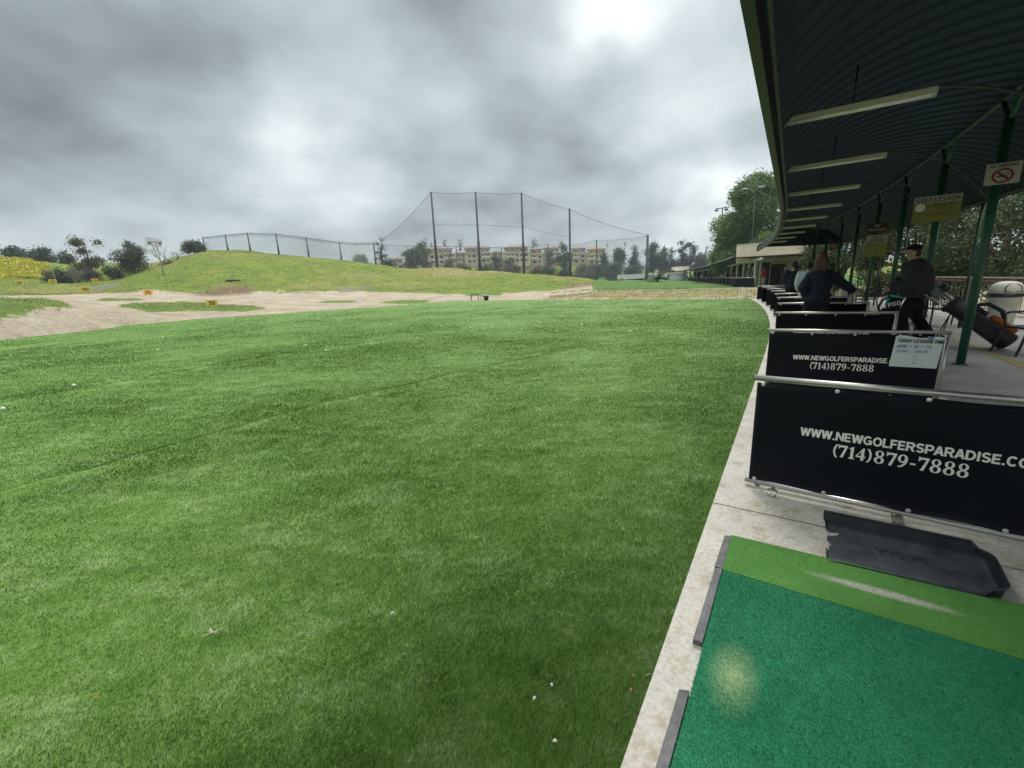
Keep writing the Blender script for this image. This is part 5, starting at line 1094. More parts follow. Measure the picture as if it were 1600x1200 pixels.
# ---------------- distance markers, frames, crate
def marker(txt, label, px, py, wpx, dist, tilt=0, zoff=.35):
    b_ = D(px, py, dist); W_ = wpx*dist*(b_[1]/math.hypot(b_[0], b_[1])*fw[1])/F*1.02; gz = hz(b_[0], b_[1]); e_ = empty('distance_marker', label, 'distance sign', (b_[0], b_[1], gz), math.atan2(-b_[0], b_[1])); z = max(b_[2]-gz, W_*.38)
    MB().box((0, 0, z), (W_, .05, W_*.62), ry=tilt, bev=.01).build('board', MT['yellow'], e_); MB().tube([(-W_*.3, .05, -.1), (-W_*.3, .05, z)], .03, 6).tube([(W_*.3, .05, -.1), (W_*.3, .05, z)], .03, 6).build('stake', MT['wood'], e_)
    stext(txt, 'number', MT['red'] if txt == '75' else MT['ink'], e_, W_*(.44 if len(txt) < 3 else .38), TX((0, -.032, z-W_*.21))@Matrix.Rotation(tilt, 4, 'Y')@RX90, wt=.2, align='CENTER')
marker('50', 'nearest yellow distance marker reading 50', 332, 477, 14.5, 52, R(3)); marker('75', 'yellow distance marker reading 75', 234, 469, 11.5, 68); marker('100', 'yellow distance marker reading 100 on the sand', 138, 469, 11, 80)
marker('125', 'small yellow marker on the green at the hill foot, left of the pale fence', 152, 452.5, 7.5, 108); marker('150', 'small yellow marker at the foot of the leaning bare pole', 87, 457, 8.5, 104); marker('200', 'leftmost small yellow distance marker', 34, 454, 7.5, 112)
marker('6', 'tiny yellow marker alone in the middle sand', 438, 458, 4, 78); marker('1', 'tiny yellow marker standing at the right low slatted fence', 573, 459, 4, 78)
def slats(label, x0, y0, x1, y1, dist, hgt, n):
    a = D(x0, y0, dist); b_ = D(x1, y1, dist+4); e_ = empty('slatted_fence', label, 'fence', (a[0], a[1], hz(a[0], a[1]))); dx, dy = b_[0]-a[0], b_[1]-a[1]
    mb = MB()
    for k in range(n+1):
        u = k/n; z = hz(a[0]+dx*u, a[1]+dy*u)-e_.location.z; mb.box((dx*u, dy*u, z+hgt*(.5-.2*u)), (.13, .06, hgt*(1-.4*u)), rz=math.atan2(dy, dx))
    mb.build('slats', MT['fixture'], e_); MB().tube([(0, .05, hgt*.7), (dx, dy+.05, hz(b_[0], b_[1])-e_.location.z+hgt*.42)], .04, 5).build('rail', MT['fixture'], e_)
slats('low pale slatted fence on the sand edge at left', 136, 459, 190, 458, 92, .95, 30); slats('low pale slatted fence on the sand below the hill centre', 531, 460.5, 582, 461, 76, .95, 28)
p = D(366, 446, 86); e_ = empty('log', 'dark log lying on top of the brown dirt mound', 'log', (p[0], p[1], hz(p[0], p[1])+.25)); MB().tube([(-1.3, 0, 0), (-.4, .1, .06), (1.1, .1, .0)], [.14, .18, .12], 8).build('trunk', MT['netpole'], e_)
p = G(742, 469.5, -.03); e_ = empty('hoop_frame', 'black inverted U shaped metal frame at the turf rim', 'frame', (p[0], p[1], -.03), math.atan2(-p[0], p[1])); dd = math.hypot(p[0], p[1])/F
MB().tube([(-5.3*dd, 0, 0), (-5.3*dd, 0, 8*dd), (-4.4*dd, 0, 9.3*dd), (4.4*dd, 0, 9.3*dd), (5.3*dd, 0, 8*dd), (5.3*dd, 0, 0)], .045, 8).build('hoop', MT['ink'], e_)
p = G(758, 469.5, -.03); e_ = empty('bucket', 'black bucket with a pale lid and handle at the turf rim', 'bucket', (p[0], p[1], -.03), math.atan2(-p[0], p[1]))
MB().lathe([(.20, 0), (.30, .50), (.28, .50)], c=(.12, 0, 0)).build('body', MT['ink'], e_); MB().lathe([(.30, .50), (.30, .56), (.1, .58)], c=(.12, 0, 0)).build('lid', MT['shedw'], e_); MB().tube([(-.15, 0, .12), (-.42, 0, .14), (-.45, 0, .40), (-.15, 0, .42)], .035, 6).build('handle', MT['ink'], e_)
# ---------------- golf balls
gb = None; BL = [(247, 547), (254, 527), (116, 603), (478, 540), (509, 548), (652, 477), (656, 481), (690, 479), (739, 477), (731, 501), (735, 511), (737, 512), (756, 514), (758, 509), (770, 511), (796, 509), (815, 516), (810, 481), (812, 483), (824, 477), (826, 480), (870, 518), (909, 507), (880, 478), (897, 478), (895, 471.5), (888, 471.5), (919, 471.5), (946, 472.5), (838, 472), (846, 472), (855, 471.5),
      (405, 498), (410, 497), (421, 497), (425, 497.5), (437, 498), (461, 490.5), (478, 496), (497, 499), (525, 484.5), (532, 497), (554, 499), (560, 482), (568, 484), (597, 482), (365, 499), (985, 518), (1020, 474), (1060, 476), (1010, 471.5), (1100, 471), (970, 475), (932, 474), (700, 476), (675, 486), (620, 490), (590, 493), (640, 483), (560, 505), (610, 507), (690, 510), (844, 505), (5, 640)]
BL += [(rng.uniform(420, 1150), 470+3+rng.random()**2*22) for _ in range(46)]
mb = MB(); mb.ball((0, 0, 0), (.025, .025, .025), 10, 7)
for i, (x_, y_) in enumerate(BL):
    p = G(x_, y_, -.005)
    if not inpoly(np.array([p[0]]), np.array([p[1]]), TPOLY)[0]: continue
    if gb is None: gb = mb.build('golf_ball', MT['ball']); o = gb
    else: o = gb.copy(); COL.objects.link(o)
    o.location = (p[0], p[1], .012); tag(o, 'white golf ball lying on the green turf', 'golf ball', 'golf balls on the turf')
# ---------------- litter on the near turf
pe = [(613, 958, 0), (825, 930, 1), (810, 925, 2), (862, 1070, 0), (835, 1091, 0), (867, 1158, 0), (990, 1056, 2), (986, 1077, 2), (1021, 1022, 1), (1014, 1054, 1), (948, 1019, 1), (150, 1089, 2), (168, 947, 2), (30, 929, 1), (670, 779, 2), (826, 790, 1), (875, 883, 1), (848, 868, 1), (855, 912, 1), (22, 905, 1), (993, 1000, 1), (1140, 1105, 1), (540, 625, 1), (995, 976, 1)]
MT['petal'] = [mat('white petal', (.75, .72, .70), .7), mat('straw fibre', (.62, .60, .46), .8), mat('orange dry petal', (.62, .30, .14), .8)]
wl = ['in front of the first bay', 'on the nearest turf']
for i, (x_, y_, k) in enumerate(pe):
    p = G(x_, y_, .0); mb = MB(); L_ = (.008, .012, .007)[k]; wd_ = (.0045, .0012, .004)[k]; n = 5; pr = None; a = rng.uniform(0, 3.1)
    for q in range(n+1):
        u = q/n*2-1; ww = wd_*math.sqrt(max(.05, 1-u*u)); c0 = mb.bm.verts.new((u*L_, -ww, .004*(1-u*u)+.002)); c1 = mb.bm.verts.new((u*L_, ww, .006*(1-u*u)+.002))
        if pr: mb.bm.faces.new((pr[0], c0, c1, pr[1]))
        pr = (c0, c1)
    bmesh.ops.solidify(mb.bm, geom=list(mb.bm.faces), thickness=.0008)
    o = mb.build(('petal', 'straw', 'petal')[k], MT['petal'][k], loc=(p[0], p[1], -.004 if k else -.002), rz=a); tag(o, ('small white petal lying on the near turf', 'pale straw fibre lying on the near turf', 'small orange brown dry petal on the near turf')[k], ('petal', 'straw', 'petal')[k], ('white petals on the turf', 'straw fibres on the turf', 'orange petals on the turf')[k])
p = G(331, 992, -.005); e_ = empty('twig', 'pale forked dry twig on the turf at lower left', 'twig', (p[0], p[1], -.002), R(12))
MB().tube([(-.035, -.012, .004), (0, 0, .009), (.02, .002, .012), (.042, .016, .012)], [.0012, .0019, .0017, .001], 6).tube([(-.014, .028, .012), (-.006, .010, .011), (.004, .001, .009), (.024, -.004, .007)], [.0018, .002, .002, .0012], 6).tube([(-.024, .018, .008), (-.006, .008, .01)], .0011, 5).build('stem', mat('dry twig', (.62, .50, .36), .8), e_)
# ================================================================== PART 3: far range, planting behind the bays, furniture
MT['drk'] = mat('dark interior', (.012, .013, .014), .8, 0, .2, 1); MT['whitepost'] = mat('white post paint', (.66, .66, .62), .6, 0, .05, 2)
FZ = .20
def gp(px, depth, z=FZ):
    q = groundpt(px, 440, depth); return Vector((q[0], q[1], z))
fl = [gp(x, d) for x, d in [(1187, 36.5), (1170, 43), (1151, 51), (1133, 64), (1115, 80), (1097, 98), (1083, 116)]]
ol = [gp(x, d) for x, d in [(1146, 42.5), (1136, 47), (1126, 53), (1112, 64), (1098, 80), (1080, 98), (1066, 116)]]
fr = empty('range_building', 'long curved open fronted range shelter with dark green roof and white columns in the distance', 'range shelter', tuple(fl[2])); iv = Matrix.Translation(-fl[2])
fr['label'] = 'long curved range shelter with dark green roof and pale columns in the distance'
back = [p+Vector((p.y, -p.x, 0)).normalized()*5.5+Vector((0, 0, 0)) for p in fl]
mb = MB()
for i in range(len(fl)-1):
    a, b_, c_, d_, e1_, f1_ = fl[i], fl[i+1], back[i+1], back[i], ol[i], ol[i+1]; Zu = Vector((0, 0, 1))
    mb.quad(e1_+Zu*2.95, f1_+Zu*2.95, b_+Zu*2.75, a+Zu*2.75); mb.quad(a+Zu*2.75, b_+Zu*2.75, c_+Zu*2.7, d_+Zu*2.7)
bmesh.ops.solidify(mb.bm, geom=list(mb.bm.faces), thickness=-.12); mb.xf(iv).build('roof', MT['roof_dk'], fr)
MB().tube([p+Vector((0, 0, 3.0)) for p in ol], .10, 6).xf(iv).build('eave_trim', MT['conduit'], fr)
mb = MB()
for a, b_ in zip(fl, fl[1:]): 
    m_ = (a+b_)/2; mb.box((m_.x, m_.y, FZ+2.52), ((a-b_).length, .14, .22), rz=math.atan2((b_-a).y, (b_-a).x))
mb.xf(iv).build('beam', MT['fixture'], fr)
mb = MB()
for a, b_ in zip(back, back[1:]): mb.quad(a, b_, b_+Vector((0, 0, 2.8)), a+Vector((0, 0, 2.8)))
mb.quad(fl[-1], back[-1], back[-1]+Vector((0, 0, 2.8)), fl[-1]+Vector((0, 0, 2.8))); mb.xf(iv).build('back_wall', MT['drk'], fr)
for px in (1088, 1097, 1106, 1114, 1124, 1133, 1142, 1151, 1161, 1169, 1179):
    dpt = np.interp(px, [1083, 1097, 1115, 1133, 1151, 1170, 1187], [116, 98, 80, 64, 51, 43, 36.5]); q = gp(px, dpt)
    MB().box((0, 0, 1.25), (.22, .22, 2.5), bev=.02).xf(iv@TX(q)).build('column', MT['fixture'], fr)
# its floor
mb = MB()
pf = [p+(o_-p)*.35 for p, o_ in zip(fl, ol)]
pf = [gp(1240, 33)]+[gp(1200, 34.5)]+pf; pb = [gp(1330, 33)]+[gp(1290, 38)]+back
for i in range(len(pf)-1): mb.quad(pf[i]+Vector((0, 0, .03)), pf[i+1]+Vector((0, 0, .03)), pb[i+1]+Vector((0, 0, .03)), pb[i]+Vector((0, 0, .03)))
bmesh.ops.solidify(mb.bm, geom=list(mb.bm.faces), thickness=.35); kind(mb.build('far_pavement', MT['concrete']), 'structure')
# far dividers, one by one
fd = None; nfd = 16
for i in range(nfd):
    dpt = np.interp(i/(nfd-1), [0, 1], [39, 112]); px = np.interp(dpt, [36.5, 43, 51, 64, 80, 98, 116], [1165, 1158, 1143, 1127, 1108, 1090, 1076]); p = gp(px, dpt, FZ+.04); q = gp(px-10, dpt)
    if fd is None:
        fd = empty('far_bay_divider', 'x', 'divider', group='black dividers of the distant range shelter')
        MB().box((0, 0, .48), (2.5, .04, .80)).build('banner', MT['vinyl'], fd); MB().tube([(-1.28, 0, 0), (-1.28, 0, .92), (1.28, 0, .92), (1.28, 0, 0)], .03, 6).build('frame', MT['steel'], fd); o = fd
    else: o = copy_tree(fd)
    o.location = p; o.rotation_euler = (0, 0, math.atan2((pf[4]-pf[3]).y, (pf[4]-pf[3]).x)+R(35)); o['label'] = 'black divider in the distant row under the curved range shelter'
# clubhouse block
A0 = gp(1147, 43); A1 = gp(1262, 39.5); dir_ = (A1-A0); W_ = dir_.length; cb = empty('clubhouse', 'cream flat roofed clubhouse with a deep parapet beyond the end of the bays', 'building', tuple(A0), math.atan2(dir_.y, dir_.x))
zt, zb_ = 4.10, 2.62
MB().box((W_/2, 3.2, (zt+zb_)/2), (W_, 6.4, zt-zb_), bev=.02).build('parapet', MT['stucco'], cb); MB().box((W_/2+.0, 3.2, zb_-.13), (W_-.1, 6.3, .24)).build('soffit_trim', MT['whitepost'], cb); MB().box((W_/2, 3.2, zt+.04), (W_+.08, 6.48, .07)).build('coping', MT['whitepost'], cb)
for x_ in (W_*.355, W_*.98): MB().box((x_, .18, (zb_-.25)/2), (.24, .24, zb_-.25), bev=.01).build('pillar', MT['whitepost'], cb)
MB().box((W_*.72, 3.6, 1.2), (W_*.56, .3, 2.4)).build('wall', MT['stucco'], cb)
for x_, w_ in ((W_*.53, .9), (W_*.68, .8), (W_*.80, 1.0)): MB().box((x_, 3.42, 1.1), (w_, .1, 2.1)).build('doorway', MT['drk'], cb)
MB().box((W_*.74, 2.6, 1.2), (.7, 1.4, 2.4)).build('pier', MT['stucco'], cb)
# left end house of the far range
p = gp(1063, 112); eh = empty('end_hut', 'beige roofed hut with green window and brick base at the far range end', 'hut', tuple(p), R(-8))
MB().box((0, 1.5, .75), (3.2, 3, 1.5)).build('brick_base', mat('red brown brick', (.30, .17, .13), .9, 0, .3, 6), eh); MB().box((0, 1.5, 2.2), (3.0, 2.9, 1.6)).build('wall', MT['netpole'], eh); MB().box((0, -.02, 2.2), (2.5, .1, 1.25)).build('window', mat('pale green pane', (.30, .36, .18), .4), eh)
MB().box((0, 1.4, 3.5), (3.4, 3.6, 1.0)).build('roof', MT['stucco'], eh); MB().box((-2.2, 1.5, 1.9), (1.3, 2, 2.4)).box((-2.4, 1.5, 3.15), (2.0, 2.4, .16)).build('porch', MT['wood'], eh)
# white kerb line along the bank top and cream path edge
cur = [D(x, y, d) for x, y, d in [(905, 455, 52), (925, 452.8, 47), (960, 452.2, 45), (1000, 452, 43.5), (1050, 451.6, 42.5), (1100, 450.8, 41.5), (1140, 450, 40.5), (1162, 449.3, 39.5)]]
mb = MB(); mb.tube([(c[0], c[1], hz(c[0], c[1])+.02) for c in cur], .05, 6); kind(mb.build('path_edge', MT['concrete']), 'structure')
# ---------------- people
def solid(mb, name, m, parent, vox, it=4, fold=0.0):
    me = bpy.data.meshes.new(name); mb.bm.to_mesh(me); mb.bm.free(); t_ = bpy.data.objects.new('t', me); COL.objects.link(t_)
    md = t_.modifiers.new('r', 'REMESH'); md.mode = 'VOXEL'; md.voxel_size = vox; md.use_smooth_shade = True; sm = t_.modifiers.new('s', 'SMOOTH'); sm.iterations = it; sm.factor = .5
    dg = bpy.context.evaluated_depsgraph_get(); m2 = bpy.data.meshes.new_from_object(t_.evaluated_get(dg)); bpy.data.objects.remove(t_); m2.name = name
    if fold:
        no_ = [v.normal.copy() for v in m2.vertices]
        for v, n_1 in zip(m2.vertices, no_):
            c = v.co; v.co = c + n_1*fold*((1-abs(mnoise.noise((c.x*9, c.y*9, c.z*5.5)))*2.4)*.9+.5*mnoise.noise((c.x*20, c.y*20, c.z*13)))
    m2.materials.clear(); m2.materials.append(m); o = bpy.data.objects.new(name, m2); COL.objects.link(o); o.parent = parent; return o
def loft(mb, rings, seg=18):
    """rings: (x,y,z, rx, ry)"""
    rs = [[mb.bm.verts.new((x+rx*math.cos(6.28319*k/seg), y+ry*math.sin(6.28319*k/seg), z)) for k in range(seg)] for x, y, z, rx, ry in rings]
    for a, b_ in zip(rs, rs[1:]):
        for k in range(seg): mb.bm.faces.new((a[k], a[(k+1) % seg], b_[(k+1) % seg], b_[k]))
    mb.bm.faces.new(rs[0][::-1]); mb.bm.faces.new(rs[-1])
def person(label, loc, rz, P_, fit, vox=.014, sc=1.0, group=None):
    """P_: joints in the person's frame (x right, y forward, z up). fit: materials and extras"""
    e_ = empty('person', label, 'person', loc, rz, group); e_.scale = (sc, sc, sc)
    J = dict(hip=(0, 0, .94), waist=(0, 0, 1.08), chest=(0, .01, 1.30), neck=(0, .0, 1.47), head=(0, .02, 1.64),
             sL=(-.18, 0, 1.41), sR=(.18, 0, 1.41), eL=(-.24, -.02, 1.13), eR=(.24, -.02, 1.13), hL=(-.22, .12, .92), hR=(.22, .12, .92),
             kL=(-.11, .03, .50), kR=(.11, .03, .50), aL=(-.12, 0, .08), aR=(.12, 0, .08)); J.update(P_); J = {k: Vector(v) for k, v in J.items()}
    def limb(mb, a, b_, c_, r0, r1, r2, g=0): mb.tube([a, a.lerp(b_, .5), b_, b_.lerp(c_, .35), c_], [r0+g, (r0+r1)/2+g, r1+g, (r1*.55+r0*.35)+g, r2+g], 12)
    def torso(mb, g, z0='hip', quilt=0):
        hp, wa, ch, nk = J['hip'], J['waist'], J['chest'], J['neck']; rg_ = []
        keys = [(hp-Vector((0, 0, .07)), .165, .115), (hp, .17, .12), (wa, .150, .105), (wa.lerp(ch, .5), .165, .112), (ch, .185, .122), (ch.lerp(nk, .55), .175, .105), (ch.lerp(nk, .85), .12, .08), (nk, .062, .062)]
        n = 26
        for i in range(n):
            u = i/(n-1)*(len(keys)-1); k = min(int(u), len(keys)-2); f_ = u-k; c_ = keys[k][0].lerp(keys[k+1][0], f_); q = quilt*abs(math.sin(i*1.15))
            rg_.append((c_.x, c_.y, c_.z, keys[k][1]*(1-f_)+keys[k+1][1]*f_+g+q, keys[k][2]*(1-f_)+keys[k+1][2]*f_+g+q))
        loft(mb, rg_)
    # continuous body
    mb = MB(); torso(mb, -.012)
    for s_ in 'LR':
        hpj = J['hip']+Vector(((-.09 if s_ == 'L' else .09), 0, -.02)); limb(mb, hpj, J['k'+s_], J['a'+s_], .085, .058, .038); limb(mb, J['s'+s_], J['e'+s_], J['h'+s_], .05, .038, .026)
        f_ = J['a'+s_]; fd_ = Vector(fit.get('foot'+s_, (0, 1, 0))).normalized(); mb.ball(f_+fd_*.06-Vector((0, 0, .03)), (.045, .045, .04)).ball(f_+fd_*.12-Vector((0, 0, .045)), (.042, .05, .03))
        # hand: palm, five fingers curled, thumb from the side
        h_ = J['h'+s_]; dr = (h_-J['e'+s_]).normalized(); side = dr.cross(Vector((0, 0, 1))); side = side.normalized() if side.length > .1 else Vector((1, 0, 0)); up_ = side.cross(dr).normalized()
        mb.tube([h_-dr*.02, h_+dr*.04, h_+dr*.085], [.026, .036, .034], 10)
        if vox < .016:
            for q in range(4):
                o_ = side*(-.027+.018*q); ln = (.034, .040, .038, .030)[q]; mb.tube([h_+dr*.08+o_, h_+dr*(.08+ln)+o_-up_*.006, h_+dr*(.08+ln*1.35)+o_-up_*.03, h_+dr*(.08+ln*.9)+o_-up_*.048], [.0095, .009, .0085, .008], 7)
            mb.tube([h_+dr*.03+side*.028, h_+dr*.055+side*.048-up_*.01, h_+dr*.085+side*.050-up_*.02], [.012, .0105, .009], 7)
    hd = J['head']+Vector((0, 0, .02)); nk = J['neck']; fwd = Vector(fit.get('face', (0, 1, 0))).normalized(); rt_ = fwd.cross(Vector((0, 0, 1))).normalized(); rot = Matrix((rt_, fwd, Vector((0, 0, 1)))).transposed()
    mb.tube([nk-Vector((0, 0, .06)), nk.lerp(hd, .6)], [.06, .052], 12)
    mb.ball(hd+Vector((0, 0, .015)), (.074, .094, .098), 20, 14, rot).ball(hd+fwd*.018-Vector((0, 0, .05)), (.056, .070, .062), 16, 10, rot).ball(hd+fwd*.062-Vector((0, 0, .085)), (.026, .024, .020), 10, 8, rot)
    mb.tube([hd+fwd*.082+Vector((0, 0, .022)), hd+fwd*.104-Vector((0, 0, .012)), hd+fwd*.112-Vector((0, 0, .024)), hd+fwd*.088-Vector((0, 0, .032))], [.008, .012, .013, .009], 8)
    mb.ball(hd+fwd*.084-Vector((0, 0, .052)), (.024, .012, .008), 10, 6, rot)
    for q in (-1, 1): mb.ball(hd+rt_*.076*q-Vector((0, 0, .005)), (.010, .018, .030), 8, 6, rot)
    solid(mb, 'body', MT['skin'], e_, vox, 3)
    if vox < .016:
        for q in (-1, 1): MB().ball(hd+fwd*.088+rt_*.031*q+Vector((0, 0, .018)), (.013, .007, .008), 8, 6, rot).build('eye', MT['white'], e_); MB().ball(hd+fwd*.0945+rt_*.031*q+Vector((0, 0, .018)), (.006, .003, .006), 8, 6, rot).build('pupil', MT['ink'], e_); MB().ball(hd+fwd*.090+rt_*.031*q+Vector((0, 0, .036)), (.018, .006, .004), 8, 6, rot).build('eyebrow', MT['hair_dk'], e_)
    # trousers
    mb = MB(); 
    loft(mb, [(J['hip'].x, J['hip'].y, J['hip'].z-.12, .155, .115), (J['hip'].x, J['hip'].y, J['hip'].z, .175, .130), (J['waist'].x, J['waist'].y, J['waist'].z-.04, .158, .115)])
    for s_ in 'LR':
        hpj = J['hip']+Vector(((-.09 if s_ == 'L' else .09), 0, -.03)); k_, a_ = J['k'+s_], J['a'+s_]; wd_ = fit.get('wide', .0); mb.tube([hpj, hpj.lerp(k_, .5), k_, k_.lerp(a_, .5), a_+Vector((0, 0, .02))], [.098, .088+wd_, .072+wd_, .062+wd_*1.3, .058+wd_*1.3], 12)
    solid(mb, 'trousers', MT[fit['trousers']], e_, vox*1.1, 3, .009 if vox < .016 else 0)
    # top
    mb = MB(); g = fit.get('bulk', .016); torso(mb, g, quilt=fit.get('quilt', 0))
    if fit.get('hem'): loft(mb, [(J['hip'].x, J['hip'].y, J['hip'].z-fit['hem'], .17+g, .13+g), (J['hip'].x, J['hip'].y, J['hip'].z, .175+g, .13+g)])
    for s_ in 'LR':
        a_, b_, c_ = J['s'+s_], J['e'+s_], J['h'+s_]; gg = g*fit.get('sleeve', 1)+.014; q = fit.get('quilt', 0); pts_ = []; rs_ = []; n = 12
        inner = J['neck'].lerp(a_, .55)-Vector((0, 0, .01)); pts_.append(inner); rs_.append(.045+g)
        for i in range(n+1):
            u = i/n*2; p_ = a_.lerp(b_, u) if u < 1 else b_.lerp(c_, (u-1)*.95); pts_.append(p_); rs_.append((.056-.010*u)+gg*(1-.3*u/2)+q*abs(math.sin(i*1.6)))
        mb.tube(pts_, rs_, 12)
    if fit.get('collar'): mb.tube([nk-Vector((0, 0, .05)), nk+Vector((0, .005, .055))], [.088, .078], 14)
    solid(mb, fit.get('topname', 'jacket'), MT[fit['top']], e_, vox*1.1, 2, .011 if vox < .016 else 0)
    # shoes
    mb = MB()
    for s_ in 'LR':
        f_ = J['a'+s_]; fd_ = Vector(fit.get('foot'+s_, (0, 1, 0))).normalized(); r3 = Matrix((fd_.cross(Vector((0, 0, 1))).normalized(), fd_, fd_.cross(Vector((0, 0, 1))).normalized().cross(fd_)*-1)).transposed()
        mb.ball(f_+fd_*.055-Vector((0, 0, .035)), (.052, .13, .045), 12, 8, r3).ball(f_-Vector((0, 0, .01)), (.05, .06, .06), 12, 8)
    solid(mb, 'shoes', MT[fit.get('shoes', 'blackc')], e_, vox*1.1, 2)
    # hair
    hs = fit.get('hair', 'short'); hm = MT[fit.get('hairm', 'hair_dk')]
    if hs != 'none':
        ks = .86 if fit.get('cap') else 1
        mb = MB(); mb.ball(hd-fwd*.012+Vector((0, 0, .032)), (.092*ks, .106*ks, .102*ks), 18, 12, rot).ball(hd-fwd*.045-Vector((0, 0, .02)), (.072, .060, .075), 16, 10, rot)
        if hs == 'long':
            for q in range(9):
                x_ = -.07+.0175*q; mb.tube([hd-fwd*.05+rt_*x_*.8+Vector((0, 0, .05)), hd-fwd*.095+rt_*x_*1.1-Vector((0, 0, .05)), hd-fwd*.11+rt_*x_*1.15-Vector((0, 0, .15)), hd-fwd*.12+rt_*x_*.95-Vector((0, 0, .26+.025*math.sin(q*2.6)))], [.022, .020, .016, .006], 7)
            mb.ball(hd-fwd*.02-rt_*.045+Vector((0, 0, .115)), (.038, .04, .036))
        # keep the face free
        o = solid(mb, 'hair', hm, e_, vox, 2)
        bm_ = bmesh.new(); bm_.from_mesh(o.data); kill = [v for v in bm_.verts if (v.co-hd).dot(fwd) > .045 and (v.co-hd).z < .062]; bmesh.ops.delete(bm_, geom=kill, context='VERTS'); bm_.to_mesh(o.data); bm_.free()
    if fit.get('cap'):
        mb = MB(); mb.ball(hd+Vector((0, 0, .052)), (.098, .118, .092), 20, 12, rot); o = mb.build('cap', MT[fit['cap']], e_)
        bm_ = bmesh.new(); bm_.from_mesh(o.data); bmesh.ops.delete(bm_, geom=[v for v in bm_.verts if v.co.z < hd.z+.038], context='VERTS'); bmesh.ops.solidify(bm_, geom=list(bm_.faces), thickness=.004); bm_.to_mesh(o.data); bm_.free()
        mb = MB(); n = 10
        rows = []
        for i in range(n+1):
            a = -1.1+2.2*i/n; d0 = fwd*math.cos(a)*.110+rt_*math.sin(a)*.094; d1 = fwd*(math.cos(a)*.20+.015)+rt_*math.sin(a)*.092; rows.append((mb.bm.verts.new(hd+d0+Vector((0, 0, .052))), mb.bm.verts.new(hd+d1+Vector((0, 0, .018)))))
        for a, b_ in zip(rows, rows[1:]): mb.bm.faces.new((a[0], b_[0], b_[1], a[1]))
        bmesh.ops.solidify(mb.bm, geom=list(mb.bm.faces), thickness=.014); mb.build('brim', MT[fit.get('brim', fit['cap'])], o)
    return e_, J
# man leaning on a club, seen in profile, facing the range
pm = G(1412, 538); fx_ = Vector((-.78, .62, 0)); rzm = math.atan2(-fx_.x, fx_.y)
man, J = person('person in black puffer jacket and white brimmed cap standing sideways with a golf club', (pm[0], pm[1], 0), rzm,
    dict(hip=(0, -.06, .96), waist=(0, -.05, 1.08), chest=(0, -.03, 1.31), neck=(0, .03, 1.50), head=(0, .075, 1.665), sL=(-.2, -.01, 1.42), sR=(.2, -.01, 1.42), eL=(-.27, .02, 1.14), eR=(.27, .0, 1.13), hL=(-.08, .30, 1.05), hR=(.03, .33, 1.02),
         kL=(-.12, .10, .52), aL=(-.13, .02, .08), kR=(.13, -.12, .52), aR=(.14, -.36, .13)),
    dict(top='charcoal', trousers='blackc', cap='blackc', brim='whitec', face=(-.12, 1, -.05), hair='short', quilt=.018, bulk=.095, sleeve=.75, collar=True, topname='puffer_jacket', footR=(0, 1, -.35), wide=.02), vox=.0125, sc=1.02)
for o in man.children:
    pass
Mm = Matrix.Translation(man.location)@Matrix.Rotation(rzm, 4, 'Z')
cl = empty('golf_club', 'slim steel golf club held across the body of the person in the puffer jacket', 'golf club'); 
g0 = Mm@Vector((-.05, .44, 1.06)); g1 = Mm@Vector((.36, -.05, 1.36)); gd = (g1-g0).normalized()
cl.location = g0; MB().tube([-gd*.22, -gd*.02], [.014, .012], 8).build('grip', MT['ink'], cl); MB().tube([-gd*.02, (g1-g0)+gd*.12], [.008, .006], 8).build('shaft', MT['bolt'], cl)
MB().ball((g1-g0)+gd*.15, (.015, .04, .03)).build('club_head', MT['bolt'], cl)
# woman seen from behind
pw = groundpt(1279, 460, 8.05); woman, J = person('person with long reddish brown hair and navy sweater, seen from behind at a bay', (pw[0], pw[1], 0), math.atan2(-.40, .91),
    dict(head=(.0, .05, 1.585), neck=(0, .02, 1.43), chest=(0, .0, 1.26), waist=(0, -.02, 1.05), hip=(-.02, -.02, .92), sL=(-.148, .0, 1.325), sR=(.158, .0, 1.325), eL=(-.27, -.05, 1.12), eR=(.36, .04, 1.16), hL=(-.16, .10, .93), hR=(.56, .14, 1.03)),
    dict(top='navy', trousers='blackc', face=(.25, 1, -.2), hair='long', hairm='hair_rd', bulk=.022, topname='sweater', hem=.04, wide=.03), vox=.0125, sc=1.03)
# two farther bay users
p = groundpt(1258, 460, 13.2); person('person in a pale grey top between two dividers, dark hair tied back', (p[0], p[1], 0), math.atan2(-.6, .8), dict(sR=(.16, 0, 1.36), eR=(.2, .12, 1.14), hR=(.05, .3, 1.0), head=(.03, .06, 1.58)), dict(top='pale', trousers='pale', hair='short', bulk=.03, topname='sweater', face=(.3, 1, -.1)), vox=.02)
p = groundpt(1236, 460, 14.9); person('person with short brown hair and dark blue jacket at the farther bays', (p[0], p[1], 0), math.atan2(-.35, .9), dict(eL=(-.25, .05, 1.14), hL=(-.05, .25, 1.0), eR=(.26, .05, 1.14), hR=(.04, .27, .98)), dict(top='navy', trousers='blackc', hair='short', bulk=.04), vox=.02, sc=1.02)
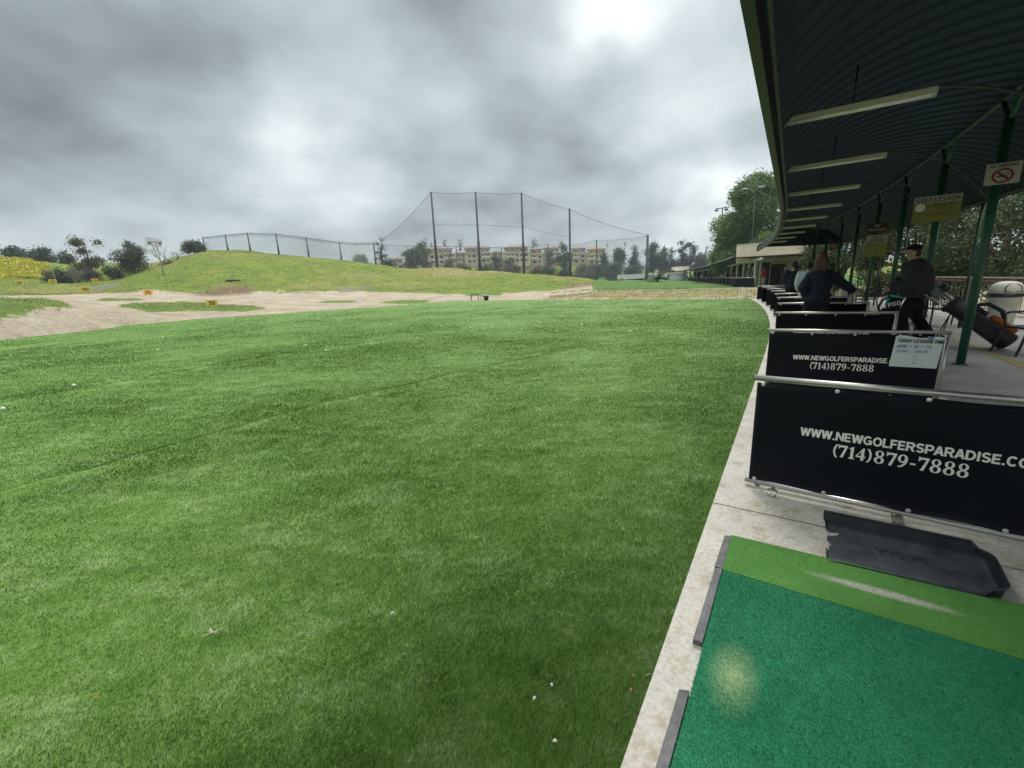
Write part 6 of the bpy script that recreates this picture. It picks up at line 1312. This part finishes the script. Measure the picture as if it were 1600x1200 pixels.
# distant golfers under the far shelter
FP = [(1175, 41, 'whitec', 'grey', 'blackc', 'in white cap and grey jacket in front of the clubhouse post'), (1193, 38, 'hair', 'redc', 'khaki', 'in a red top and khaki trousers beside the white pillar'), (1168, 43, 'hair', 'grey', 'grey', 'crouching grey figure left of the white capped one'), (1225, 36, 'hair', 'navy', 'blackc', 'in navy walking near the clubhouse doorway'),
      (1143, 55, 'hair', 'grey', 'khaki', 'in grey under the middle of the distant shelter'), (1128, 66, 'hair', 'whitec', 'whitec', 'in bright white at the distant bays'), (1133, 66, 'hair', 'blackc', 'navy', 'in black beside the one in bright white'), (1109, 84, 'hair', 'grey', 'khaki', 'tall grey figure among the distant columns'),
      (1096, 96, 'hair', 'whitec', 'slate', 'in white near the left end of the distant shelter'), (1101, 96, 'whitec', 'navy', 'blackc', 'with a white cap near the left end of the distant shelter'), (1081, 112, 'hair', 'whitec', 'blackc', 'in a white top, second from the left at the distant shelter'), (1085, 112, 'hair', 'whitec', 'grey', 'in white and grey at the far left distant bay'),
      (1074, 118, 'hair', 'slate', 'grey', 'leftmost tiny slate figure by the end hut'), (1160, 47, 'hair', 'slate', 'whitec', 'in slate with pale trousers behind the distant divider')]
for i, (px, dpt, cp_, tp, tr__, lab) in enumerate(FP):
    p = gp(px, dpt, FZ+.06); person('person '+lab, tuple(p), rng.uniform(-2.5, 2.5), dict(eR=(.25, .1, 1.16), hR=(.08, .32, 1.05)) if i % 2 else {}, dict(top=tp, trousers=tr__, hair='short', bulk=.03, **({'cap': 'whitec'} if cp_ == 'whitec' else {})), vox=.035, sc=1.0)
# ---------------- furniture behind the bays
def chair(label, p, rz, sc=1):
    e_ = empty('armchair', label, 'chair', (p[0], p[1], 0), rz); m = MT['black']
    MB().box((0, 0, .43), (.50, .46, .035), bev=.012).build('seat', m, e_)
    mb = MB()
    for k in range(9):
        x_ = -.2+.05*k; mb.tube([(x_, -.22, .46), (x_, -.27, .65), (x_, -.33, .84)], .010, 6)
    mb.tube([(-.25, -.22, .44), (-.25, -.28, .66), (-.23, -.34, .85), (0, -.36, .88), (.23, -.34, .85), (.25, -.28, .66), (.25, -.22, .44)], .018, 8); mb.build('backrest', m, e_)
    for q in (-1, 1):
        MB().tube([(q*.25, -.27, .64), (q*.285, -.1, .665), (q*.29, .15, .66), (q*.275, .24, .62)], .020, 8).build('armrest', m, e_)
        MB().tube([(q*.275, .22, .63), (q*.255, .21, .43), (q*.27, .26, .2), (q*.285, .31, 0)], [.018, .022, .02, .016], 8).build('leg', m, e_); MB().tube([(q*.25, -.2, .43), (q*.26, -.26, .2), (q*.275, -.34, 0)], [.02, .019, .015], 8).build('leg', m, e_)
    return e_
p = G(1590, 556); chair('black armchair cut off by the right picture edge beside the golf bag', (p[0]+.28, p[1]+.1), R(70))
p = G(1470, 512); chair('black curved leg armchair behind the standing golf bag', (p[0]+.25, p[1]+.25), R(150))
p = G(1352, 492); chair('dark garden chair near the white ball dispenser, behind the fifth post', (p[0]+.9, p[1]+1.2), R(100))
def cyl_bag(label, p, rz, tilt, m1, m2, pouch, stand=True, L_=.86, head=(MT['grey'], MT['black'])):
    e_ = empty('golf_bag', label, 'golf bag', (p[0], p[1], 0), rz); Mr = Matrix.Translation((0, 0, .14*math.cos(tilt)*0+.13*math.sin(tilt)))@Matrix.Rotation(tilt, 4, 'X')
    mb = MB(); mb.lathe([(.13, 0), (.145, .02), (.14, .25), (.135, .5), (.125, L_-.12), (.14, L_-.05), (.142, L_)], seg=20, sx=1.15, sy=.95); mb.xf(Mr).build('bag_body', m1, e_)
    MB().box((0, .15, .26), (.22, .10, .36), bev=.045).xf(Mr).build('pocket', pouch, e_); MB().box((.165, .0, .40), (.07, .18, .46), bev=.03).xf(Mr).build('pocket', m2, e_); MB().box((0, .14, .60), (.17, .07, .20), bev=.03).xf(Mr).build('pocket', m2, e_)
    MB().tube([(.0, .13, .72), (.03, .26, .62), (.03, .28, .42), (0, .15, .22)], [.022, .03, .03, .02], 8).xf(Mr).build('strap', MT['charcoal'], e_); MB().lathe([(.148, L_-.06), (.152, L_-.05), (.152, L_-.02), (.148, L_-.01)], seg=20, sx=1.15, sy=.95).xf(Mr).build('rim', m2, e_)
    r_ = random.Random(int(p[0]*100))
    for k in range(9):
        x_, y_ = r_.uniform(-.1, .1), r_.uniform(-.08, .08); top = L_+r_.uniform(.12, .34); MB().tube([(x_, y_, L_-.1), (x_*1.3, y_*1.3, top)], .007, 6).xf(Mr).build('club_shaft', MT['bolt'], e_)
        if k < 3: MB().ball((x_*1.4, y_*1.4+.02, top+.05), (.05, .065, .07), 12, 8).xf(Mr).build('headcover', head[k % 2], e_)
        else: MB().box((x_*1.35+.02, y_*1.3, top), (.075, .02, .045), ry=.4, bev=.006).xf(Mr).build('club_head', MT['bolt'], e_)
    if stand:
        tp_ = Mr@Vector((0, -.12, L_-.14))
        for q in (-1, 1): MB().tube([tp_, (q*.26, tp_.y-.10*math.cos(tilt)-.25*0 - .05, .0)], .009, 6).build('stand_leg', MT['ink'], e_)
    return e_, Mr
# black bag leaning far over on its stand, base towards the right edge
pb_ = G(1574, 546); dv_ = Vector((-.72, .58, 0)); rz_ = math.atan2(dv_.y, dv_.x)+R(90)
cyl_bag('big black golf bag with an orange pocket leaning on its stand beside the nearest post', (pb_[0], pb_[1]), rz_, R(50), MT['black'], MT['charcoal'], MT['orange'], L_=.95)[0].scale = (1.12, 1.12, 1.12)
p = G(1434, 508); cyl_bag('white and black golf bag upright behind the standing person', (p[0]+.25, p[1]+.3), R(200), R(14), MT['whitec'], MT['blackc'], MT['slate'], head=(MT['blackc'], MT['blackc']))
p = G(1382, 512); pxg, Mr = cyl_bag('dark golf bag with teal top and white lettering in front of the standing person', (p[0], p[1]), R(40), R(12), MT['blackc'], MT['teal'], MT['navy'], stand=False, L_=.80, head=(MT['navy'], MT['navy']))
pxg2 = groundpt(1398, 478, (np.array([p[0], p[1], .6])-[0, 0, H])@fw-.25)
lo = stext('PXG', 'lettering', MT['white'], pxg, .10, Matrix.Identity(4), wt=.17, align='CENTER', shear=.2)
lo.matrix_local = (Matrix.Translation(pxg.location)@Matrix.Rotation(R(40), 4, 'Z')).inverted()@Matrix.Translation(Vector(pxg2))@Matrix.Rotation(R(-42), 4, 'Z')@Matrix.Rotation(R(-18), 4, 'Y')@RX90
# trash bin
p = G(1566, 514); e_ = empty('trash_bin', 'beige plastic trash bin with a domed swing lid beyond the golf bag', 'trash bin', (p[0]+.25, p[1]+.3, 0), R(-25))
MB().lathe([(.20, 0), (.21, .02), (.255, .66), (.27, .68), (.27, .70)], seg=32).build('body', MT['bin'], e_); MB().lathe([(.285, .70), (.29, .73), (.28, .78)], seg=32).build('rim', MT['black'], e_)
MB().lathe([(.283, .78), (.285, .84), (.265, .93), (.21, 1.0), (.12, 1.04), (.02, 1.05)], seg=32).build('lid', MT['bin'], e_)
MB().tube([(-.14, -.275, .82), (-.13, -.25, .93), (-.07, -.21, .99), (.07, -.21, .99), (.13, -.25, .93), (.14, -.275, .82), (-.14, -.275, .82)], .008, 6).build('flap_outline', MT['black'], e_)
# ball dispenser
p = groundpt(1322, 467, 15.5); e_ = empty('ball_dispenser', 'white upright cabinet standing behind the woman, beside the farther posts', 'cabinet', (p[0], p[1], 0), R(-30)); e_['label'] = 'white upright cabinet with grey front standing right of the red haired person'
MB().box((0, 0, .58), (.42, .36, .80), bev=.02).build('cabinet', MT['whitepost'], e_); MB().box((.02, -.185, .62), (.34, .02, .66)).build('front_panel', MT['bin'], e_); MB().box((0, 0, .1), (.5, .44, .16), bev=.01).build('base', MT['whitepost'], e_); MB().tube([(0, 0, .98), (0, 0, 1.06)], .02, 8).build('knob', MT['whitepost'], e_)
# railing along the path edge
rl = empty('railing', 'brown wooden railing behind the trash bin along the path', 'railing', tuple(S(12, 6.35))); iv = Matrix.Translation(-S(12, 6.35))
for z_, r_ in ((1.13, .04), (1.04, .028)): MB().tube([S(s, 6.35, z_) for s in np.arange(4, 22.1, .6)], r_, 6).xf(iv).build('rail', MT['wood'], rl)
for s in np.arange(4, 22.1, 2.9): MB().box(S(s, 6.35, .55), (.14, .14, 1.0), rz=SR(s), bev=.01).xf(iv).build('post', MT['wood'], rl)
mb = MB()
for s in np.arange(4, 22, .36): mb.tube([S(s, 6.37, .12), S(s, 6.37, 1.04)], .010, 5)
mb.tube([S(s, 6.37, .14) for s in np.arange(4, 22.1, .6)], .02, 6); mb.xf(iv).build('balusters', MT['wood'], rl)
for i, (s, o_, lab) in enumerate([(10.5, 7.6, 'low tan planter wall beyond the railing at right')]):
    e_ = empty('planter_wall', lab, 'wall', tuple(S(s, o_)), SR(s)); MB().box((0, 3, .22), (.3, 16, .44), bev=.02).build('wall', MT['stucco'], e_)
# ---------------- trees behind the bays
NT = [(6.5, 13.5, 3.6, 6.8, 'near', 'large dense tree at the right picture edge behind the trash bin'), (11, 11.8, 3.2, 6.2, 'near', 'leafy tree behind the golf lesson sign and the nearest posts'), (15.5, 11.2, 3.0, 5.6, 'near', 'leafy tree with a leaning trunk behind the black golf bag'),
      (20, 10.5, 3.0, 5.4, 'near', 'dense dark tree behind the person in the puffer jacket'), (25, 9.6, 3.0, 5.2, 'near', 'dense tree behind the fifth and sixth posts'), (30, 8.3, 2.8, 4.8, 'olive', 'sunlit olive green tree behind the farther green posts'),
      (35, 6.0, 2.7, 4.6, 'near', 'tree drooping beside the clubhouse parapet'), (9, 18, 5, 9, 'dark', 'tall darker tree in the second row at the right edge'), (17, 17, 5, 8.5, 'dark', 'tall darker tree in the second row behind the lesson sign'), (26, 15, 5, 8, 'dark', 'tall darker tree in the second row behind the farther posts'), (3, 15, 4.5, 8, 'near', 'tree beyond the right edge of the picture frame'), (36, 12, 5, 7.5, 'dark', 'dark tree behind the clubhouse end of the bays')]
for i, (s, o_, rad, ht, lm_, lab) in enumerate(NT):
    p = S(s, o_); e_ = empty('shade_tree', lab, 'tree', (p.x, p.y, -.1)); r_ = np.random.default_rng(50+i); bl = []
    for k in range(20):
        a = r_.uniform(0, 6.28); q = r_.uniform(.1, 1)**.6; zz_ = r_.uniform(ht*.20, ht*.88); rr_ = rad*r_.uniform(.22, .36); bl.append((math.cos(a)*q*rad*.9, math.sin(a)*q*rad*.9, zz_, rr_, rr_, rr_*.8))
    mb = MB(); lx = r_.uniform(-.8, .8); th = .16+.02*ht*.5
    mb.tube([(0, 0, 0), (lx*.4, .1, ht*.25), (lx, 0, ht*.5), (lx*1.2, .2, ht*.8)], [th, th*.8, th*.55, th*.2], 10)
    for b_ in bl[:9]: mb.tube([(lx*.4, .1, ht*.28), (b_[0]*.5, b_[1]*.5, (ht*.3+b_[2])/2), b_[:3]], [th*.45, th*.3, th*.1], 6)
    mb.build('trunk', MT['barkm'], e_); leaves('crown', bl, 24000 if i < 7 else 16000, .075 if i < 7 else .12, MT['leaf_'+lm_], e_, seed=60+i, shell=.3)
# undergrowth hedge below the crowns
for i, (s, o_) in enumerate([(8, 10.8), (12.5, 10.4), (17, 10.0), (21.5, 9.6), (26.5, 9.2), (31.5, 8.2)]):
    p = S(s, o_); e_ = empty('hedge', ['low shrub beneath the tree behind the trash bin', 'low shrub beyond the railing behind the nearest post', 'low shrub with light leaves behind the golf bag', 'low shrub left of the standing person', 'low shrub behind the white cabinet', 'low shrub behind the farthest dividers'][i], 'shrub', (p.x, p.y, -.1))
    bl = [(random.uniform(-2, 2), random.uniform(-1, 1), random.uniform(.3, 1.5), .8, .7, .6) for _ in range(8)]
    MB().tube([(0, 0, 0), (.1, 0, .9)], [.06, .03], 6).build('stem', MT['barkm'], e_); leaves('foliage', bl, 5000, .07, MT['leaf_near' if i != 2 else 'leaf_green'], e_, seed=90+i, shell=.3)

# ---------------- haze: one even box of air around everything
hm_ = bpy.data.materials.new('haze'); hm_.use_nodes = True; N = hm_.node_tree.nodes; N.remove(N['Principled BSDF'])
pv = N.new('ShaderNodeVolumePrincipled'); pv.inputs['Color'].default_value = (.86, .93, 1, 1); pv.inputs['Density'].default_value = .0004; pv.inputs['Anisotropy'].default_value = .2
hm_.node_tree.links.new(pv.outputs[0], N['Material Output'].inputs['Volume'])
zmin = float(Z.min())-1.5; mb = MB(); mb.box((0, 0, (zmin+60)/2), (2600, 2600, 60-zmin)); kind(mb.build('haze', hm_), 'stuff')
